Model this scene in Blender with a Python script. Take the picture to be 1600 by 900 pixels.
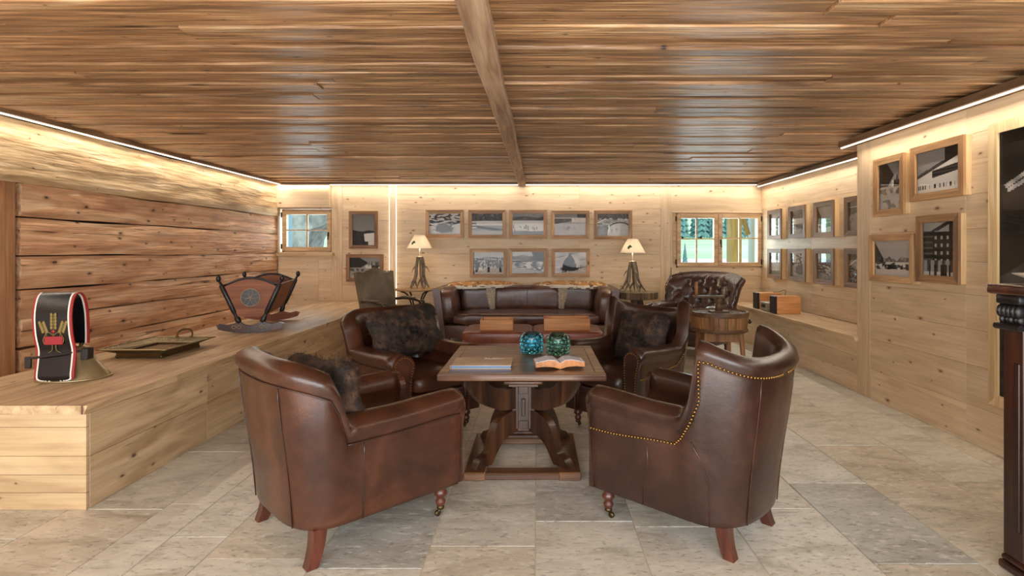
import bpy, bmesh, math, random
from mathutils import Vector, Matrix, noise as mnoise
for o in list(bpy.data.objects): bpy.data.objects.remove(o)
C = bpy.context.scene
COL = C.collection
R = random.Random(7)
PI = math.pi
# ------------------------------------------------------------------ camera, world, lights, exposure
F, VX, VY, H0 = 870.0, 840.0, 391.0, 1.35
cd = bpy.data.cameras.new('camera'); cam = bpy.data.objects.new('camera', cd); COL.objects.link(cam)
cam.location = (0, 0, H0); cam.rotation_euler = (PI/2, 0, 0)
cd.sensor_width = 36; cd.lens = F/1600*36; cd.clip_start = .05; cd.clip_end = 500
cd.shift_x = (800-VX)/1600; cd.shift_y = -(450-VY)/1600
C.camera = cam
C.view_settings.view_transform = 'Standard'; C.view_settings.look = 'None'
C.view_settings.gamma = 1; C.view_settings.use_curve_mapping = False
C.view_settings.exposure = 0.0
w = bpy.data.worlds.new('world'); C.world = w; w.use_nodes = True
wn = w.node_tree.nodes; wl = w.node_tree.links
bg = wn['Background']
tc = wn.new('ShaderNodeTexCoord'); sx = wn.new('ShaderNodeSeparateXYZ'); cr = wn.new('ShaderNodeValToRGB')
wl.new(tc.outputs['Generated'], sx.inputs[0]); wl.new(sx.outputs['Z'], cr.inputs[0]); wl.new(cr.outputs[0], bg.inputs[0])
cr.color_ramp.elements[0].color = (.92, .97, 1, 1); cr.color_ramp.elements[1].color = (.5, .72, 1, 1)
cr.color_ramp.elements[1].position = .7
bg.inputs[1].default_value = 1.8
def light(name, kind, loc, energy, color, rot=(0,0,0), sx_=1, sy_=1, **k):
    l = bpy.data.lights.new(name, kind); l.energy = energy; l.color = color
    if kind == 'AREA':
        l.shape = 'RECTANGLE'; l.size = sx_; l.size_y = sy_
    for a, b in k.items(): setattr(l, a, b)
    o = bpy.data.objects.new(name, l); o.location = loc; o.rotation_euler = rot; COL.objects.link(o); return o
light('sun', 'SUN', (0, 0, 20), 3.0, (1, .95, .86), (math.radians(38), math.radians(22), 0), angle=.02)
# assumed daylight: unseen area light added in the open end behind the camera
light('assumed_front_daylight', 'AREA', (-.4, -1.3, 1.25), 260, (.97, .985, 1), (PI/2, 0, 0), 6.4, 2.0)
light('window_daylight_right', 'AREA', (2.86, 9.15, 1.49), 22, (.8, .93, 1), (-PI/2, 0, 0), 1.25, .8)  # area light added outside the right-hand window, standing in for its daylight
light('window_daylight_left', 'AREA', (-3.7, 9.15, 1.66), 8, (.8, .93, 1), (-PI/2, 0, 0), .7, .6)  # another added area light, outside the small left window
WARM = (1, .89, .76)
LED = 26     # watts per metre of the cove lights
def cove(name, loc, L, rot, k=1): light(name, 'AREA', loc, LED*L*k, WARM, rot, L, .02, spread=math.radians(170))
cove('cove_light_left', (-3.99, 4.6, 2.365), 8.2, (math.radians(-10), 0, PI/2), .15)
cove('cove_light_right', (2.90, 2.9, 2.325), 4.6, (math.radians(10), 0, PI/2), .20)
cove('cove_light_alcove', (3.42, 7.0, 2.335), 3.3, (math.radians(10), 0, PI/2), .18)
cove('cove_light_back', (-.3, 8.68, 2.365), 7.5, (math.radians(12), 0, 0), .11)
# ------------------------------------------------------------------ helpers
def link(o): COL.objects.link(o); return o
def obj(name, bm, mat, parent=None, smooth=False, kind=None, label=None):
    me = bpy.data.meshes.new(name)
    bmesh.ops.recalc_face_normals(bm, faces=bm.faces)
    bm.to_mesh(me); bm.free()
    for m in (mat if isinstance(mat, (list, tuple)) else [mat]): me.materials.append(m)
    if smooth:
        me.polygons.foreach_set('use_smooth', [True]*len(me.polygons))
        if smooth != True: me.set_sharp_from_angle(angle=smooth)
    o = bpy.data.objects.new(name, me); link(o)
    if parent: o.parent = parent
    if kind: o['kind'] = kind
    if label: o['label'] = label
    return o
def tag(o, label, cat, group=None):
    o['label'] = label; o['category'] = cat
    if group: o['group'] = group
    return o
def thing(name, label, cat, loc=(0,0,0), rz=0, group=None):
    o = bpy.data.objects.new(name, None); o.empty_display_size = .1; link(o)
    o.location = loc; o.rotation_euler = (0, 0, rz); tag(o, label, cat, group); return o
def struct(name, loc=(0,0,0)):
    o = bpy.data.objects.new(name, None); link(o); o.location = loc; o['kind'] = 'structure'; return o
def dup(root, loc, rz, label=None, group=None):
    def cp(o, par):
        c = o.copy(); link(c); c.parent = par
        for ch in list(kids.get(o.name, [])): cp(ch, c)
        return c
    kids = {}
    for o in list(COL.objects):
        if o.parent: kids.setdefault(o.parent.name, []).append(o)
    r = cp(root, None); r.location = loc; r.rotation_euler = (0, 0, rz)
    if label: r['label'] = label
    if group: r['group'] = group
    return r
def BM(): return bmesh.new()
def box(bm, x0, x1, y0, y1, z0, z1, bev=0, M=None, segs=1):
    r = bmesh.ops.create_cube(bm, size=1)
    vs = r['verts']
    bmesh.ops.scale(bm, vec=(x1-x0, y1-y0, z1-z0), verts=vs)
    bmesh.ops.translate(bm, vec=((x0+x1)/2, (y0+y1)/2, (z0+z1)/2), verts=vs)
    if bev:
        es = list({e for v in vs for e in v.link_edges})
        rr = bmesh.ops.bevel(bm, geom=es, offset=bev, segments=segs, affect='EDGES', profile=.5)
        vs = list({v for f in rr['faces'] for v in f.verts} | {v for v in vs if v.is_valid})
    if M is not None: bmesh.ops.transform(bm, matrix=M, verts=[v for v in vs if v.is_valid])
    return vs
def lathe(bm, prof, n=20, c=(0,0,0), cap=True, M=None):
    rings = []
    for r, z in prof:
        rings.append([bm.verts.new((c[0]+r*math.cos(2*PI*i/n), c[1]+r*math.sin(2*PI*i/n), c[2]+z)) for i in range(n)])
    for a, b in zip(rings, rings[1:]):
        for i in range(n): bm.faces.new((a[i], a[(i+1)%n], b[(i+1)%n], b[i]))
    if cap:
        bm.faces.new(rings[0][::-1]); bm.faces.new(rings[-1])
    vs = [v for r in rings for v in r]
    if M is not None: bmesh.ops.transform(bm, matrix=M, verts=vs)
    return vs
def tube(bm, pts, rad, n=8, closed=False, flat=1):
    pts = [Vector(p) for p in pts]; m = len(pts)
    if not hasattr(rad, '__len__'): rad = [rad]*m
    rings = []; up = None
    for i, p in enumerate(pts):
        a = pts[(i-1)%m] if (i or closed) else pts[0]; b = pts[(i+1)%m] if (i < m-1 or closed) else pts[-1]
        t = (b-a).normalized()
        if up is None:
            up = Vector((0,0,1)) if abs(t.z) < .9 else Vector((1,0,0))
        s = t.cross(up).normalized(); up = s.cross(t).normalized()
        rings.append([bm.verts.new(p + s*math.cos(2*PI*k/n)*rad[i] + up*math.sin(2*PI*k/n)*rad[i]*flat) for k in range(n)])
    R_ = rings + ([rings[0]] if closed else [])
    for a, b in zip(R_, R_[1:]):
        for k in range(n): bm.faces.new((a[k], a[(k+1)%n], b[(k+1)%n], b[k]))
    if not closed:
        bm.faces.new(rings[0][::-1]); bm.faces.new(rings[-1])
def spline(pts, k=6):
    P = [Vector(p) for p in pts]; out = []
    for i in range(len(P)-1):
        p0 = P[max(i-1, 0)]; p1 = P[i]; p2 = P[i+1]; p3 = P[min(i+2, len(P)-1)]
        for j in range(k):
            t = j/k
            out.append(.5*((2*p1)+(p2-p0)*t+(2*p0-5*p1+4*p2-p3)*t*t+(3*p1-p0-3*p2+p3)*t**3))
    out.append(P[-1]); return out
def lerp_list(v, n):   # resample scalar list to n values
    out = []
    for i in range(n):
        t = i/(n-1)*(len(v)-1); a = min(int(t), len(v)-2); out.append(v[a]+(v[a+1]-v[a])*(t-a))
    return out
def prism(bm, outline, y0, y1, M=None):   # outline in (x,z), extruded in y
    a = [bm.verts.new((x, y0, z)) for x, z in outline]; b = [bm.verts.new((x, y1, z)) for x, z in outline]
    n = len(outline)
    bm.faces.new(a); bm.faces.new(b[::-1])
    for i in range(n): bm.faces.new((a[i], b[i], b[(i+1)%n], a[(i+1)%n]))
    if M is not None: bmesh.ops.transform(bm, matrix=M, verts=a+b)
    return a+b
def sellip(bm, c, r, e=.35, e2=None, nu=28, nv=16, M=None, fn=None):
    e2 = e if e2 is None else e2
    sp = lambda v, p: math.copysign(abs(v)**p, v)
    rows = []
    for j in range(nv+1):
        ph = -PI/2 + PI*j/nv; row = []
        for i in range(nu):
            th = 2*PI*i/nu
            p = Vector((r[0]*sp(math.cos(ph), e2)*sp(math.cos(th), e), r[1]*sp(math.cos(ph), e2)*sp(math.sin(th), e), r[2]*sp(math.sin(ph), e2)))
            if fn: p = fn(p)
            row.append(p)
        rows.append(row)
    vr = []
    for j, row in enumerate(rows):
        if j in (0, nv):
            v = bm.verts.new(sum(row, Vector())/nu + Vector(c)); vr.append([v]*nu)
        else: vr.append([bm.verts.new(p+Vector(c)) for p in row])
    for j in range(nv):
        for i in range(nu):
            q = [vr[j][i], vr[j][(i+1)%nu], vr[j+1][(i+1)%nu], vr[j+1][i]]
            u = list(dict.fromkeys(q))
            if len(u) > 2: bm.faces.new(u)
    vs = list({v for r_ in vr for v in r_})
    if M is not None: bmesh.ops.transform(bm, matrix=M, verts=vs)
    return vs
def nz(p, s=1, seed=0): return mnoise.noise(Vector(p)*s + Vector((seed*13.7, seed*7.1, seed*3.3)))
# ------------------------------------------------------------------ materials
def newmat(name):
    m = bpy.data.materials.new(name); m.use_nodes = True
    nt = m.node_tree; return m, nt, nt.nodes, nt.links, nt.nodes['Principled BSDF']
def hexc(r, g, b):
    f = lambda c: ((c/255+.055)/1.055)**2.4 if c > 10 else c/255/12.92
    return (f(r), f(g), f(b), 1)
def flat(name, col, rough=.5, metal=0, **k):
    m, nt, n, l, p = newmat(name)
    p.inputs['Base Color'].default_value = col; p.inputs['Roughness'].default_value = rough; p.inputs['Metallic'].default_value = metal
    for a, b in k.items(): p.inputs[a.replace('_', ' ')].default_value = b
    return m
def ramp(n, stops):
    r = n.new('ShaderNodeValToRGB'); e = r.color_ramp.elements
    while len(e) < len(stops): e.new(.5)
    for el, (p, c) in zip(e, stops): el.position = p; el.color = c
    return r
def wood(name, cols, axis='X', rough=.55, knots=.05, knotcol=(60,34,18), coord='world', vary=.25, bump=.25, fine=60, big=5, coat=0, hue=.0, crack=0, streak=.35, fib=.75, kn=(2.4, 4.8), bd=.01, nrm=None):
    m, nt, n, l, p = newmat(name)
    if coord == 'world': src = n.new('ShaderNodeNewGeometry').outputs['Position']
    else: src = n.new('ShaderNodeTexCoord').outputs['Object']
    oi = n.new('ShaderNodeObjectInfo')
    off = n.new('ShaderNodeVectorMath'); off.operation = 'MULTIPLY_ADD'
    cx = n.new('ShaderNodeCombineXYZ')
    for i in range(3): l.new(oi.outputs['Random'], cx.inputs[i])
    l.new(cx.outputs[0], off.inputs[0]); off.inputs[1].default_value = (41, 67, 53); l.new(src, off.inputs[2])
    def mp(grain, cross):
        q = n.new('ShaderNodeMapping'); s = [cross]*3; s['XYZ'.index(axis)] = grain
        q.inputs['Scale'].default_value = s; l.new(off.outputs[0], q.inputs[0]); return q.outputs[0]
    n1 = n.new('ShaderNodeTexNoise'); l.new(mp(.85, big), n1.inputs['Vector']); n1.inputs['Scale'].default_value = 1.6
    n1.inputs['Detail'].default_value = 5; n1.inputs['Distortion'].default_value = .9
    stops = [(.28+.44*i/(len(cols)-1), hexc(*c)) for i, c in enumerate(cols)]
    r1 = ramp(n, stops); l.new(n1.outputs[0], r1.inputs[0])
    n2 = n.new('ShaderNodeTexNoise'); l.new(mp(2.2, fine), n2.inputs['Vector']); n2.inputs['Scale'].default_value = 1; n2.inputs['Detail'].default_value = 4
    r2 = ramp(n, [(.3, (.68,.66,.62,1)), (.62, (1.06,1.06,1.06,1))]); l.new(n2.outputs[0], r2.inputs[0])
    mx = n.new('ShaderNodeMixRGB'); mx.blend_type = 'MULTIPLY'; mx.inputs[0].default_value = fib
    l.new(r1.outputs[0], mx.inputs[1]); l.new(r2.outputs[0], mx.inputs[2])
    last = mx.outputs[0]; height = n2.outputs[0]
    n5 = n.new('ShaderNodeTexNoise'); l.new(mp(1.4, 19), n5.inputs['Vector']); n5.inputs['Scale'].default_value = 1; n5.inputs['Detail'].default_value = 3; n5.inputs['Distortion'].default_value = .4
    r5 = ramp(n, [(.36, (.52,.48,.44,1)), (.5, (.96,.95,.94,1)), (.66, (1.16,1.14,1.1,1))]); l.new(n5.outputs[0], r5.inputs[0])
    m5 = n.new('ShaderNodeMixRGB'); m5.blend_type = 'MULTIPLY'; m5.inputs[0].default_value = streak; l.new(last, m5.inputs[1]); l.new(r5.outputs[0], m5.inputs[2]); last = m5.outputs[0]
    hm = n.new('ShaderNodeMath'); hm.operation = 'MULTIPLY_ADD'; l.new(n5.outputs[0], hm.inputs[0]); hm.inputs[1].default_value = 1.6*min(1, streak*1.4); l.new(height, hm.inputs[2]); height = hm.outputs[0]
    if knots:
        vo = n.new('ShaderNodeTexVoronoi'); kq = mp(*kn); kq_n = kq.node
        dn = n.new('ShaderNodeTexNoise'); dn.inputs['Scale'].default_value = 14; l.new(off.outputs[0], dn.inputs['Vector'])
        dm = n.new('ShaderNodeVectorMath'); dm.operation = 'MULTIPLY_ADD'; l.new(dn.outputs['Color'], dm.inputs[0]); dm.inputs[1].default_value = (.10, .10, .10); l.new(kq, dm.inputs[2])
        vo.inputs['Scale'].default_value = 1
        if nrm:
            vo.voronoi_dimensions = '2D'; se = n.new('ShaderNodeSeparateXYZ'); co_ = n.new('ShaderNodeCombineXYZ'); l.new(dm.outputs[0], se.inputs[0])
            for q_, a_ in enumerate([a_ for a_ in 'XYZ' if a_ != nrm]): l.new(se.outputs[a_], co_.inputs[q_])
            l.new(co_.outputs[0], vo.inputs['Vector'])
        else: l.new(dm.outputs[0], vo.inputs['Vector']); vo.inputs['Scale'].default_value = 1
        kk = knots*1.35 if nrm else knots
        vc = n.new('ShaderNodeSeparateXYZ'); l.new(vo.outputs['Color'], vc.inputs[0])
        vm = n.new('ShaderNodeMapRange'); l.new(vc.outputs[0], vm.inputs[0]); vm.inputs[3].default_value = 2.6; vm.inputs[4].default_value = .8
        vd = n.new('ShaderNodeMath'); vd.operation = 'MULTIPLY'; l.new(vo.outputs['Distance'], vd.inputs[0]); l.new(vm.outputs[0], vd.inputs[1])
        r3 = ramp(n, [(0, (1,1,1,1)), (kk*.9, (.85,.85,.85,1)), (kk*1.5, (.3,.3,.3,1)), (kk*3.2, (0,0,0,1))]); l.new(vd.outputs[0], r3.inputs[0])
        mk = n.new('ShaderNodeMixRGB'); l.new(r3.outputs[0], mk.inputs[0]); l.new(last, mk.inputs[1]); mk.inputs[2].default_value = hexc(*knotcol)
        last = mk.outputs[0]
    if crack:
        n4 = n.new('ShaderNodeTexNoise'); l.new(mp(1.1, 26), n4.inputs['Vector']); n4.inputs['Scale'].default_value = 1; n4.inputs['Detail'].default_value = 3; n4.inputs['Distortion'].default_value = .6
        r4 = ramp(n, [(.30, (1,1,1,1)), (.345, (0,0,0,1))]); l.new(n4.outputs[0], r4.inputs[0])
        mc = n.new('ShaderNodeMixRGB'); ms = n.new('ShaderNodeMath'); ms.operation = 'MULTIPLY'; ms.inputs[1].default_value = crack
        l.new(r4.outputs[0], ms.inputs[0]); l.new(ms.outputs[0], mc.inputs[0]); l.new(last, mc.inputs[1]); mc.inputs[2].default_value = hexc(*[c*.35 for c in cols[0]])
        last = mc.outputs[0]
    hs = n.new('ShaderNodeHueSaturation'); l.new(last, hs.inputs['Color'])
    mr = n.new('ShaderNodeMapRange'); l.new(oi.outputs['Random'], mr.inputs[0]); mr.inputs[3].default_value = 1-vary; mr.inputs[4].default_value = 1+vary*.6
    l.new(mr.outputs[0], hs.inputs['Value'])
    l.new(hs.outputs[0], p.inputs['Base Color'])
    p.inputs['Roughness'].default_value = rough
    if coat: p.inputs['Coat Weight'].default_value = coat; p.inputs['Coat Roughness'].default_value = .22
    b = n.new('ShaderNodeBump'); b.inputs['Strength'].default_value = bump; b.inputs['Distance'].default_value = bd
    l.new(height, b.inputs['Height']); l.new(b.outputs[0], p.inputs['Normal'])
    return m
PALE = [(206,178,142), (220,194,158), (229,206,173)]
wd_pale_x = wood('pale_spruce_x', PALE, 'X', .5, .026, (112,70,40), vary=.10, bump=.10, streak=.10, fib=.4, nrm='Y')
wd_pale_y = wood('pale_spruce_y', PALE, 'Y', .5, .026, (112,70,40), vary=.10, bump=.10, streak=.10, fib=.4, nrm='X')
wd_pale_z = wood('pale_spruce_z', PALE, 'Z', .5, .022, (112,70,40), vary=.08, bump=.10, streak=.10, fib=.4, nrm='Y')
OLDP = [(178,146,108), (208,178,138), (226,200,162)]
wd_bench_y = wood('bench_top_y', OLDP, 'Y', .5, .022, (88,52,30), vary=.06, bump=.3, crack=.5, nrm='Z', streak=.22, fib=.5)
wd_benchf_y = wood('bench_front_y', OLDP, 'Y', .5, .03, (88,52,30), vary=.10, bump=.3, crack=.7, nrm='X', streak=.22, fib=.5)
wd_bench_x = wood('bench_spruce_x', [(182,150,112),(204,174,132),(216,188,148)], 'X', .5, .02, (110,68,38), vary=.08, nrm='Y', streak=.15, fib=.4)
wd_log_y = wood('hewn_log_y', [(188,134,98), (222,174,132), (240,208,170)], 'Y', .6, .034, (50,32,24), vary=.10, nrm='X', bump=.9, fine=34, crack=.7, streak=.3, fib=.6, bd=.02)
wd_hewn_y = wood('hewn_beam_y', [(186,150,106), (216,186,142), (232,208,170)], 'Y', .6, .02, (96,62,36), vary=.04, nrm='X', bump=.9, fine=26, crack=.5, streak=.2, fib=.6, bd=.02)
wd_post_z = wood('brown_post_z', [(156,108,70), (178,128,88), (192,144,102)], 'Z', .6, .05, vary=.02)
wd_ceil = wood('aged_ceiling_board_x', [(104,76,54), (158,118,82), (192,148,106), (214,182,142)], 'X', .36, .022, (60,38,26), vary=.30, nrm='Z', bump=1, fine=46, big=8, crack=.9, streak=.5, fib=.95, bd=.012)
wd_ledge_y = wood('ledge_y', [(96,72,52), (134,102,72), (158,128,96)], 'Y', .55, .06, vary=.05, crack=.6)
wd_ledge_x = wood('ledge_x', [(96,72,52), (134,102,72), (158,128,96)], 'X', .55, .06, vary=.05, crack=.6)
wd_beam_y = wood('aged_beam_y', [(150,118,92), (190,158,128), (212,184,154)], 'Y', .5, .05, (90,64,44), vary=.02, bump=.8, fine=60, big=9, crack=.5, streak=.4)
wd_frame_x = wood('frame_old_x', [(146,104,66), (182,138,92), (208,170,122)], 'X', .5, .05, coord='object', vary=.22, bump=.4)
wd_frame_z = wood('frame_old_z', [(146,104,66), (182,138,92), (208,170,122)], 'Z', .5, .05, coord='object', vary=.22, bump=.4)
wd_dframe_x = wood('frame_grey_x', [(110,76,50), (144,106,72), (168,130,92)], 'X', .55, .05, coord='object', vary=.2, bump=.5, crack=.5)
wd_dframe_z = wood('frame_grey_z', [(110,76,50), (144,106,72), (168,130,92)], 'Z', .55, .05, coord='object', vary=.2, bump=.5, crack=.5)
wd_edge = wood('frame_side_pale', [(214,180,130), (232,204,158)], 'Z', .5, 0, coord='object', vary=.05)
wd_win = wood('window_oak', [(184,148,110), (204,170,130), (216,184,146)], 'X', .45, .0, coord='object', vary=.04, bump=.1)
wd_table = wood('table_oak', [(66,40,24), (104,68,42), (140,98,64)], 'X', .3, .02, (50,28,16), coord='object', vary=.12, bump=.25, coat=.5)
wd_table_leg = wood('table_leg_oak', [(36,20,12), (66,38,22), (104,66,40)], 'Z', .34, .0, coord='object', vary=.08, bump=.2, coat=.4)
wd_dark = wood('dark_carved_wood', [(34,18,12), (58,30,20), (84,44,28)], 'Z', .35, .0, coord='object', vary=.06, bump=.25, coat=.4)
wd_leg = wood('mahogany_leg', [(60,26,18), (88,40,26), (104,50,34)], 'Z', .35, 0, coord='object', vary=.04, coat=.4)
wd_barrel = wood('barrel_oak', [(120,84,54), (156,112,74), (178,134,92)], 'Z', .5, .04, coord='object', vary=.14, bump=.4, crack=.4)
wd_barrel_d = wood('barrel_hoop_wood', [(78,54,38), (104,76,54), (126,96,70)], 'X', .5, .03, coord='object', vary=.05, bump=.4)
wd_box = wood('cherry_box', [(200,134,78), (214,150,92), (224,164,106)], 'X', .45, 0, coord='object', vary=.05, bump=.05)
wd_cherry_y = wood('cherry_cabinet', [(190,120,66), (206,136,78), (216,150,92)], 'Y', .4, 0, coord='object', vary=.05, bump=.05)
wd_cradle = wood('cradle_wood', [(100,54,30), (134,76,44), (150,90,54)], 'X', .6, 0, coord='object', vary=.06)
wd_bark = wood('bark', [(54,42,32), (104,82,60), (150,122,90)], 'Z', .8, 0, coord='object', vary=.05, bump=.9, fine=40, big=22)
def leather(name, cols, rough=.36, scale=3.2, wear=.0, coat=.25):
    m, nt, n, l, p = newmat(name)
    t = n.new('ShaderNodeTexCoord').outputs['Object']
    a = n.new('ShaderNodeTexNoise'); a.inputs['Scale'].default_value = scale; a.inputs['Detail'].default_value = 7; a.inputs['Roughness'].default_value = .62; a.inputs['Distortion'].default_value = .5
    l.new(t, a.inputs['Vector'])
    r = ramp(n, [(.25+.5*i/(len(cols)-1), hexc(*c)) for i, c in enumerate(cols)]); l.new(a.outputs[0], r.inputs[0])
    l.new(r.outputs[0], p.inputs['Base Color'])
    b2 = n.new('ShaderNodeTexNoise'); b2.inputs['Scale'].default_value = 9; b2.inputs['Detail'].default_value = 5; l.new(t, b2.inputs['Vector'])
    v = n.new('ShaderNodeTexVoronoi'); v.inputs['Scale'].default_value = 240; l.new(t, v.inputs['Vector'])
    ad = n.new('ShaderNodeMath'); ad.operation = 'MULTIPLY_ADD'; l.new(v.outputs['Distance'], ad.inputs[0]); ad.inputs[1].default_value = .08; l.new(b2.outputs[0], ad.inputs[2])
    b = n.new('ShaderNodeBump'); b.inputs['Strength'].default_value = .35; b.inputs['Distance'].default_value = .012; l.new(ad.outputs[0], b.inputs['Height']); l.new(b.outputs[0], p.inputs['Normal'])
    rr = n.new('ShaderNodeMapRange'); l.new(a.outputs[0], rr.inputs[0]); rr.inputs[1].default_value = .3; rr.inputs[2].default_value = .7; rr.inputs[3].default_value = rough-.07; rr.inputs[4].default_value = rough+.12
    l.new(rr.outputs[0], p.inputs['Roughness'])
    p.inputs['Coat Weight'].default_value = coat; p.inputs['Coat Roughness'].default_value = .2
    return m
lt_a = leather('cognac_leather', [(34,17,11), (66,34,20), (100,56,33)], .34, coat=.35)
lt_b = leather('oxblood_leather', [(30,17,12), (52,29,20), (80,47,31)], .34, coat=.35)
lt_sofa = leather('sofa_leather', [(54,33,25), (86,54,41), (122,82,62)], .32, 4)
lt_red = leather('ottoman_leather', [(100,50,36), (136,76,56), (166,106,82)], .34)
lt_dark = leather('dark_tufted_leather', [(44,28,22), (66,42,34), (90,62,50)], .28, coat=.5)
lt_grey = leather('grey_olive_leather', [(70,58,44), (100,86,68), (132,116,94)], .36)
brass = flat('aged_brass', hexc(150,116,66), .38, 1)
brass_d = flat('dark_brass', hexc(96,80,54), .45, 1)
bronze = flat('bell_bronze', hexc(186,168,130), .36, .75)
silver = flat('tarnished_silver', hexc(160,146,116), .4, 1)
black_iron = flat('black_iron', hexc(44,38,34), .5, .3)
black = flat('black_plastic', hexc(26,26,28), .45)
black_leather = flat('black_patent_leather', hexc(14,15,20), .25)
red_leather = flat('red_leather', hexc(150,26,34), .45)
white_stitch = flat('white_stitching', hexc(225,220,205), .7)
gold_thread = flat('gold_thread', hexc(132,112,56), .6)
leaf_green = flat('holly_green', hexc(54,84,50), .6)
grout = flat('grout', hexc(206,196,176), .8)
darkgap = flat('shadow_gap', hexc(40,28,20), .9)
paint_black = flat('black_painted_wood', hexc(24,20,20), .4)
paper = flat('paper', hexc(220,222,226), .6)
glasspane = None
def pane_mat(name='picture_glass', tint=(1,1,1,1), ior=1.0):
    m, nt, n, l, p = newmat(name); n.remove(p)
    o = n['Material Output']; tr = n.new('ShaderNodeBsdfTransparent'); tr.inputs[0].default_value = tint
    g = n.new('ShaderNodeBsdfGlossy'); g.inputs['Roughness'].default_value = .02; lw = n.new('ShaderNodeLayerWeight'); pw_ = n.new('ShaderNodeMath'); pw_.operation = 'POWER'; pw_.inputs[1].default_value = 4; l.new(lw.outputs['Facing'], pw_.inputs[0])
    f = n.new('ShaderNodeMath'); f.operation = 'MULTIPLY_ADD'; l.new(pw_.outputs[0], f.inputs[0]); f.inputs[1].default_value = .9*ior; f.inputs[2].default_value = .01*ior
    mx = n.new('ShaderNodeMixShader'); l.new(f.outputs[0], mx.inputs[0]); l.new(tr.outputs[0], mx.inputs[1]); l.new(g.outputs[0], mx.inputs[2]); l.new(mx.outputs[0], o.inputs[0])
    return m
pane = pane_mat(); winglass = pane_mat('window_glass', (.93,.99,.98,1), .6)
def emis(name, col, s):
    m, nt, n, l, p = newmat(name); p.inputs['Base Color'].default_value = col
    p.inputs['Emission Color'].default_value = col; p.inputs['Emission Strength'].default_value = s; return m
led = emis('led_strip', (1, .88, .70, 1), 2.6)
def glassm(name, col, rough=.02):
    m, nt, n, l, p = newmat(name); p.inputs['Base Color'].default_value = col; p.inputs['Transmission Weight'].default_value = 1
    p.inputs['Roughness'].default_value = rough; p.inputs['IOR'].default_value = 1.45; return m
def stone(name):
    m, nt, n, l, p = newmat(name)
    g = n.new('ShaderNodeNewGeometry').outputs['Position']; oi = n.new('ShaderNodeObjectInfo')
    rc = ramp(n, [(0, hexc(176,176,168)), (.25, hexc(212,206,190)), (.5, hexc(220,214,198)), (.72, hexc(206,192,168)), (1, hexc(222,218,206))]); l.new(oi.outputs['Random'], rc.inputs[0])
    add = n.new('ShaderNodeVectorMath'); add.operation = 'ADD'; l.new(g, add.inputs[0])
    cx = n.new('ShaderNodeCombineXYZ'); mm = n.new('ShaderNodeMath'); mm.operation = 'MULTIPLY'; mm.inputs[1].default_value = 50; l.new(oi.outputs['Random'], mm.inputs[0]); l.new(mm.outputs[0], cx.inputs[2]); l.new(cx.outputs[0], add.inputs[1])
    mp = n.new('ShaderNodeMapping'); mp.inputs['Scale'].default_value = (1.1, 2.4, 1); l.new(add.outputs[0], mp.inputs[0])
    a = n.new('ShaderNodeTexNoise'); a.inputs['Scale'].default_value = 2.6; a.inputs['Detail'].default_value = 8; a.inputs['Roughness'].default_value = .65; a.inputs['Distortion'].default_value = .8; l.new(mp.outputs[0], a.inputs['Vector'])
    ra = ramp(n, [(.3, (.60,.57,.52,1)), (.5, (.93,.92,.90,1)), (.7, (1.1,1.09,1.07,1))]); l.new(a.outputs[0], ra.inputs[0])
    mx = n.new('ShaderNodeMixRGB'); mx.blend_type = 'MULTIPLY'; mx.inputs[0].default_value = 1; l.new(rc.outputs[0], mx.inputs[1]); l.new(ra.outputs[0], mx.inputs[2])
    b2 = n.new('ShaderNodeTexNoise'); b2.inputs['Scale'].default_value = 22; b2.inputs['Detail'].default_value = 6; b2.inputs['Roughness'].default_value = .7; l.new(mp.outputs[0], b2.inputs['Vector'])
    pit = ramp(n, [(.36, (0,0,0,1)), (.43, (1,1,1,1))]); l.new(b2.outputs[0], pit.inputs[0])
    m2 = n.new('ShaderNodeMixRGB'); m2.blend_type = 'MULTIPLY'; m2.inputs[0].default_value = .3; l.new(mx.outputs[0], m2.inputs[1]); l.new(pit.outputs[0], m2.inputs[2])
    fl_ = n.new('ShaderNodeTexNoise'); fl_.inputs['Scale'].default_value = 15; fl_.inputs['Detail'].default_value = 5; fl_.inputs['Roughness'].default_value = .6; l.new(mp.outputs[0], fl_.inputs['Vector'])
    rf = ramp(n, [(.56, (0,0,0,1)), (.66, (.6,.6,.6,1))]); l.new(fl_.outputs[0], rf.inputs[0])
    m3 = n.new('ShaderNodeMixRGB'); l.new(rf.outputs[0], m3.inputs[0]); l.new(m2.outputs[0], m3.inputs[1]); m3.inputs[2].default_value = hexc(232,226,212)
    l.new(m3.outputs[0], p.inputs['Base Color'])
    rr = n.new('ShaderNodeMapRange'); l.new(a.outputs[0], rr.inputs[0]); rr.inputs[3].default_value = .22; rr.inputs[4].default_value = .55; l.new(rr.outputs[0], p.inputs['Roughness'])
    ad = n.new('ShaderNodeMath'); ad.operation = 'ADD'; l.new(pit.outputs[0], ad.inputs[0]); l.new(a.outputs[0], ad.inputs[1])
    b = n.new('ShaderNodeBump'); b.inputs['Strength'].default_value = .5; b.inputs['Distance'].default_value = .008; l.new(ad.outputs[0], b.inputs['Height']); l.new(b.outputs[0], p.inputs['Normal'])
    return m
travertine = stone('travertine')
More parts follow.
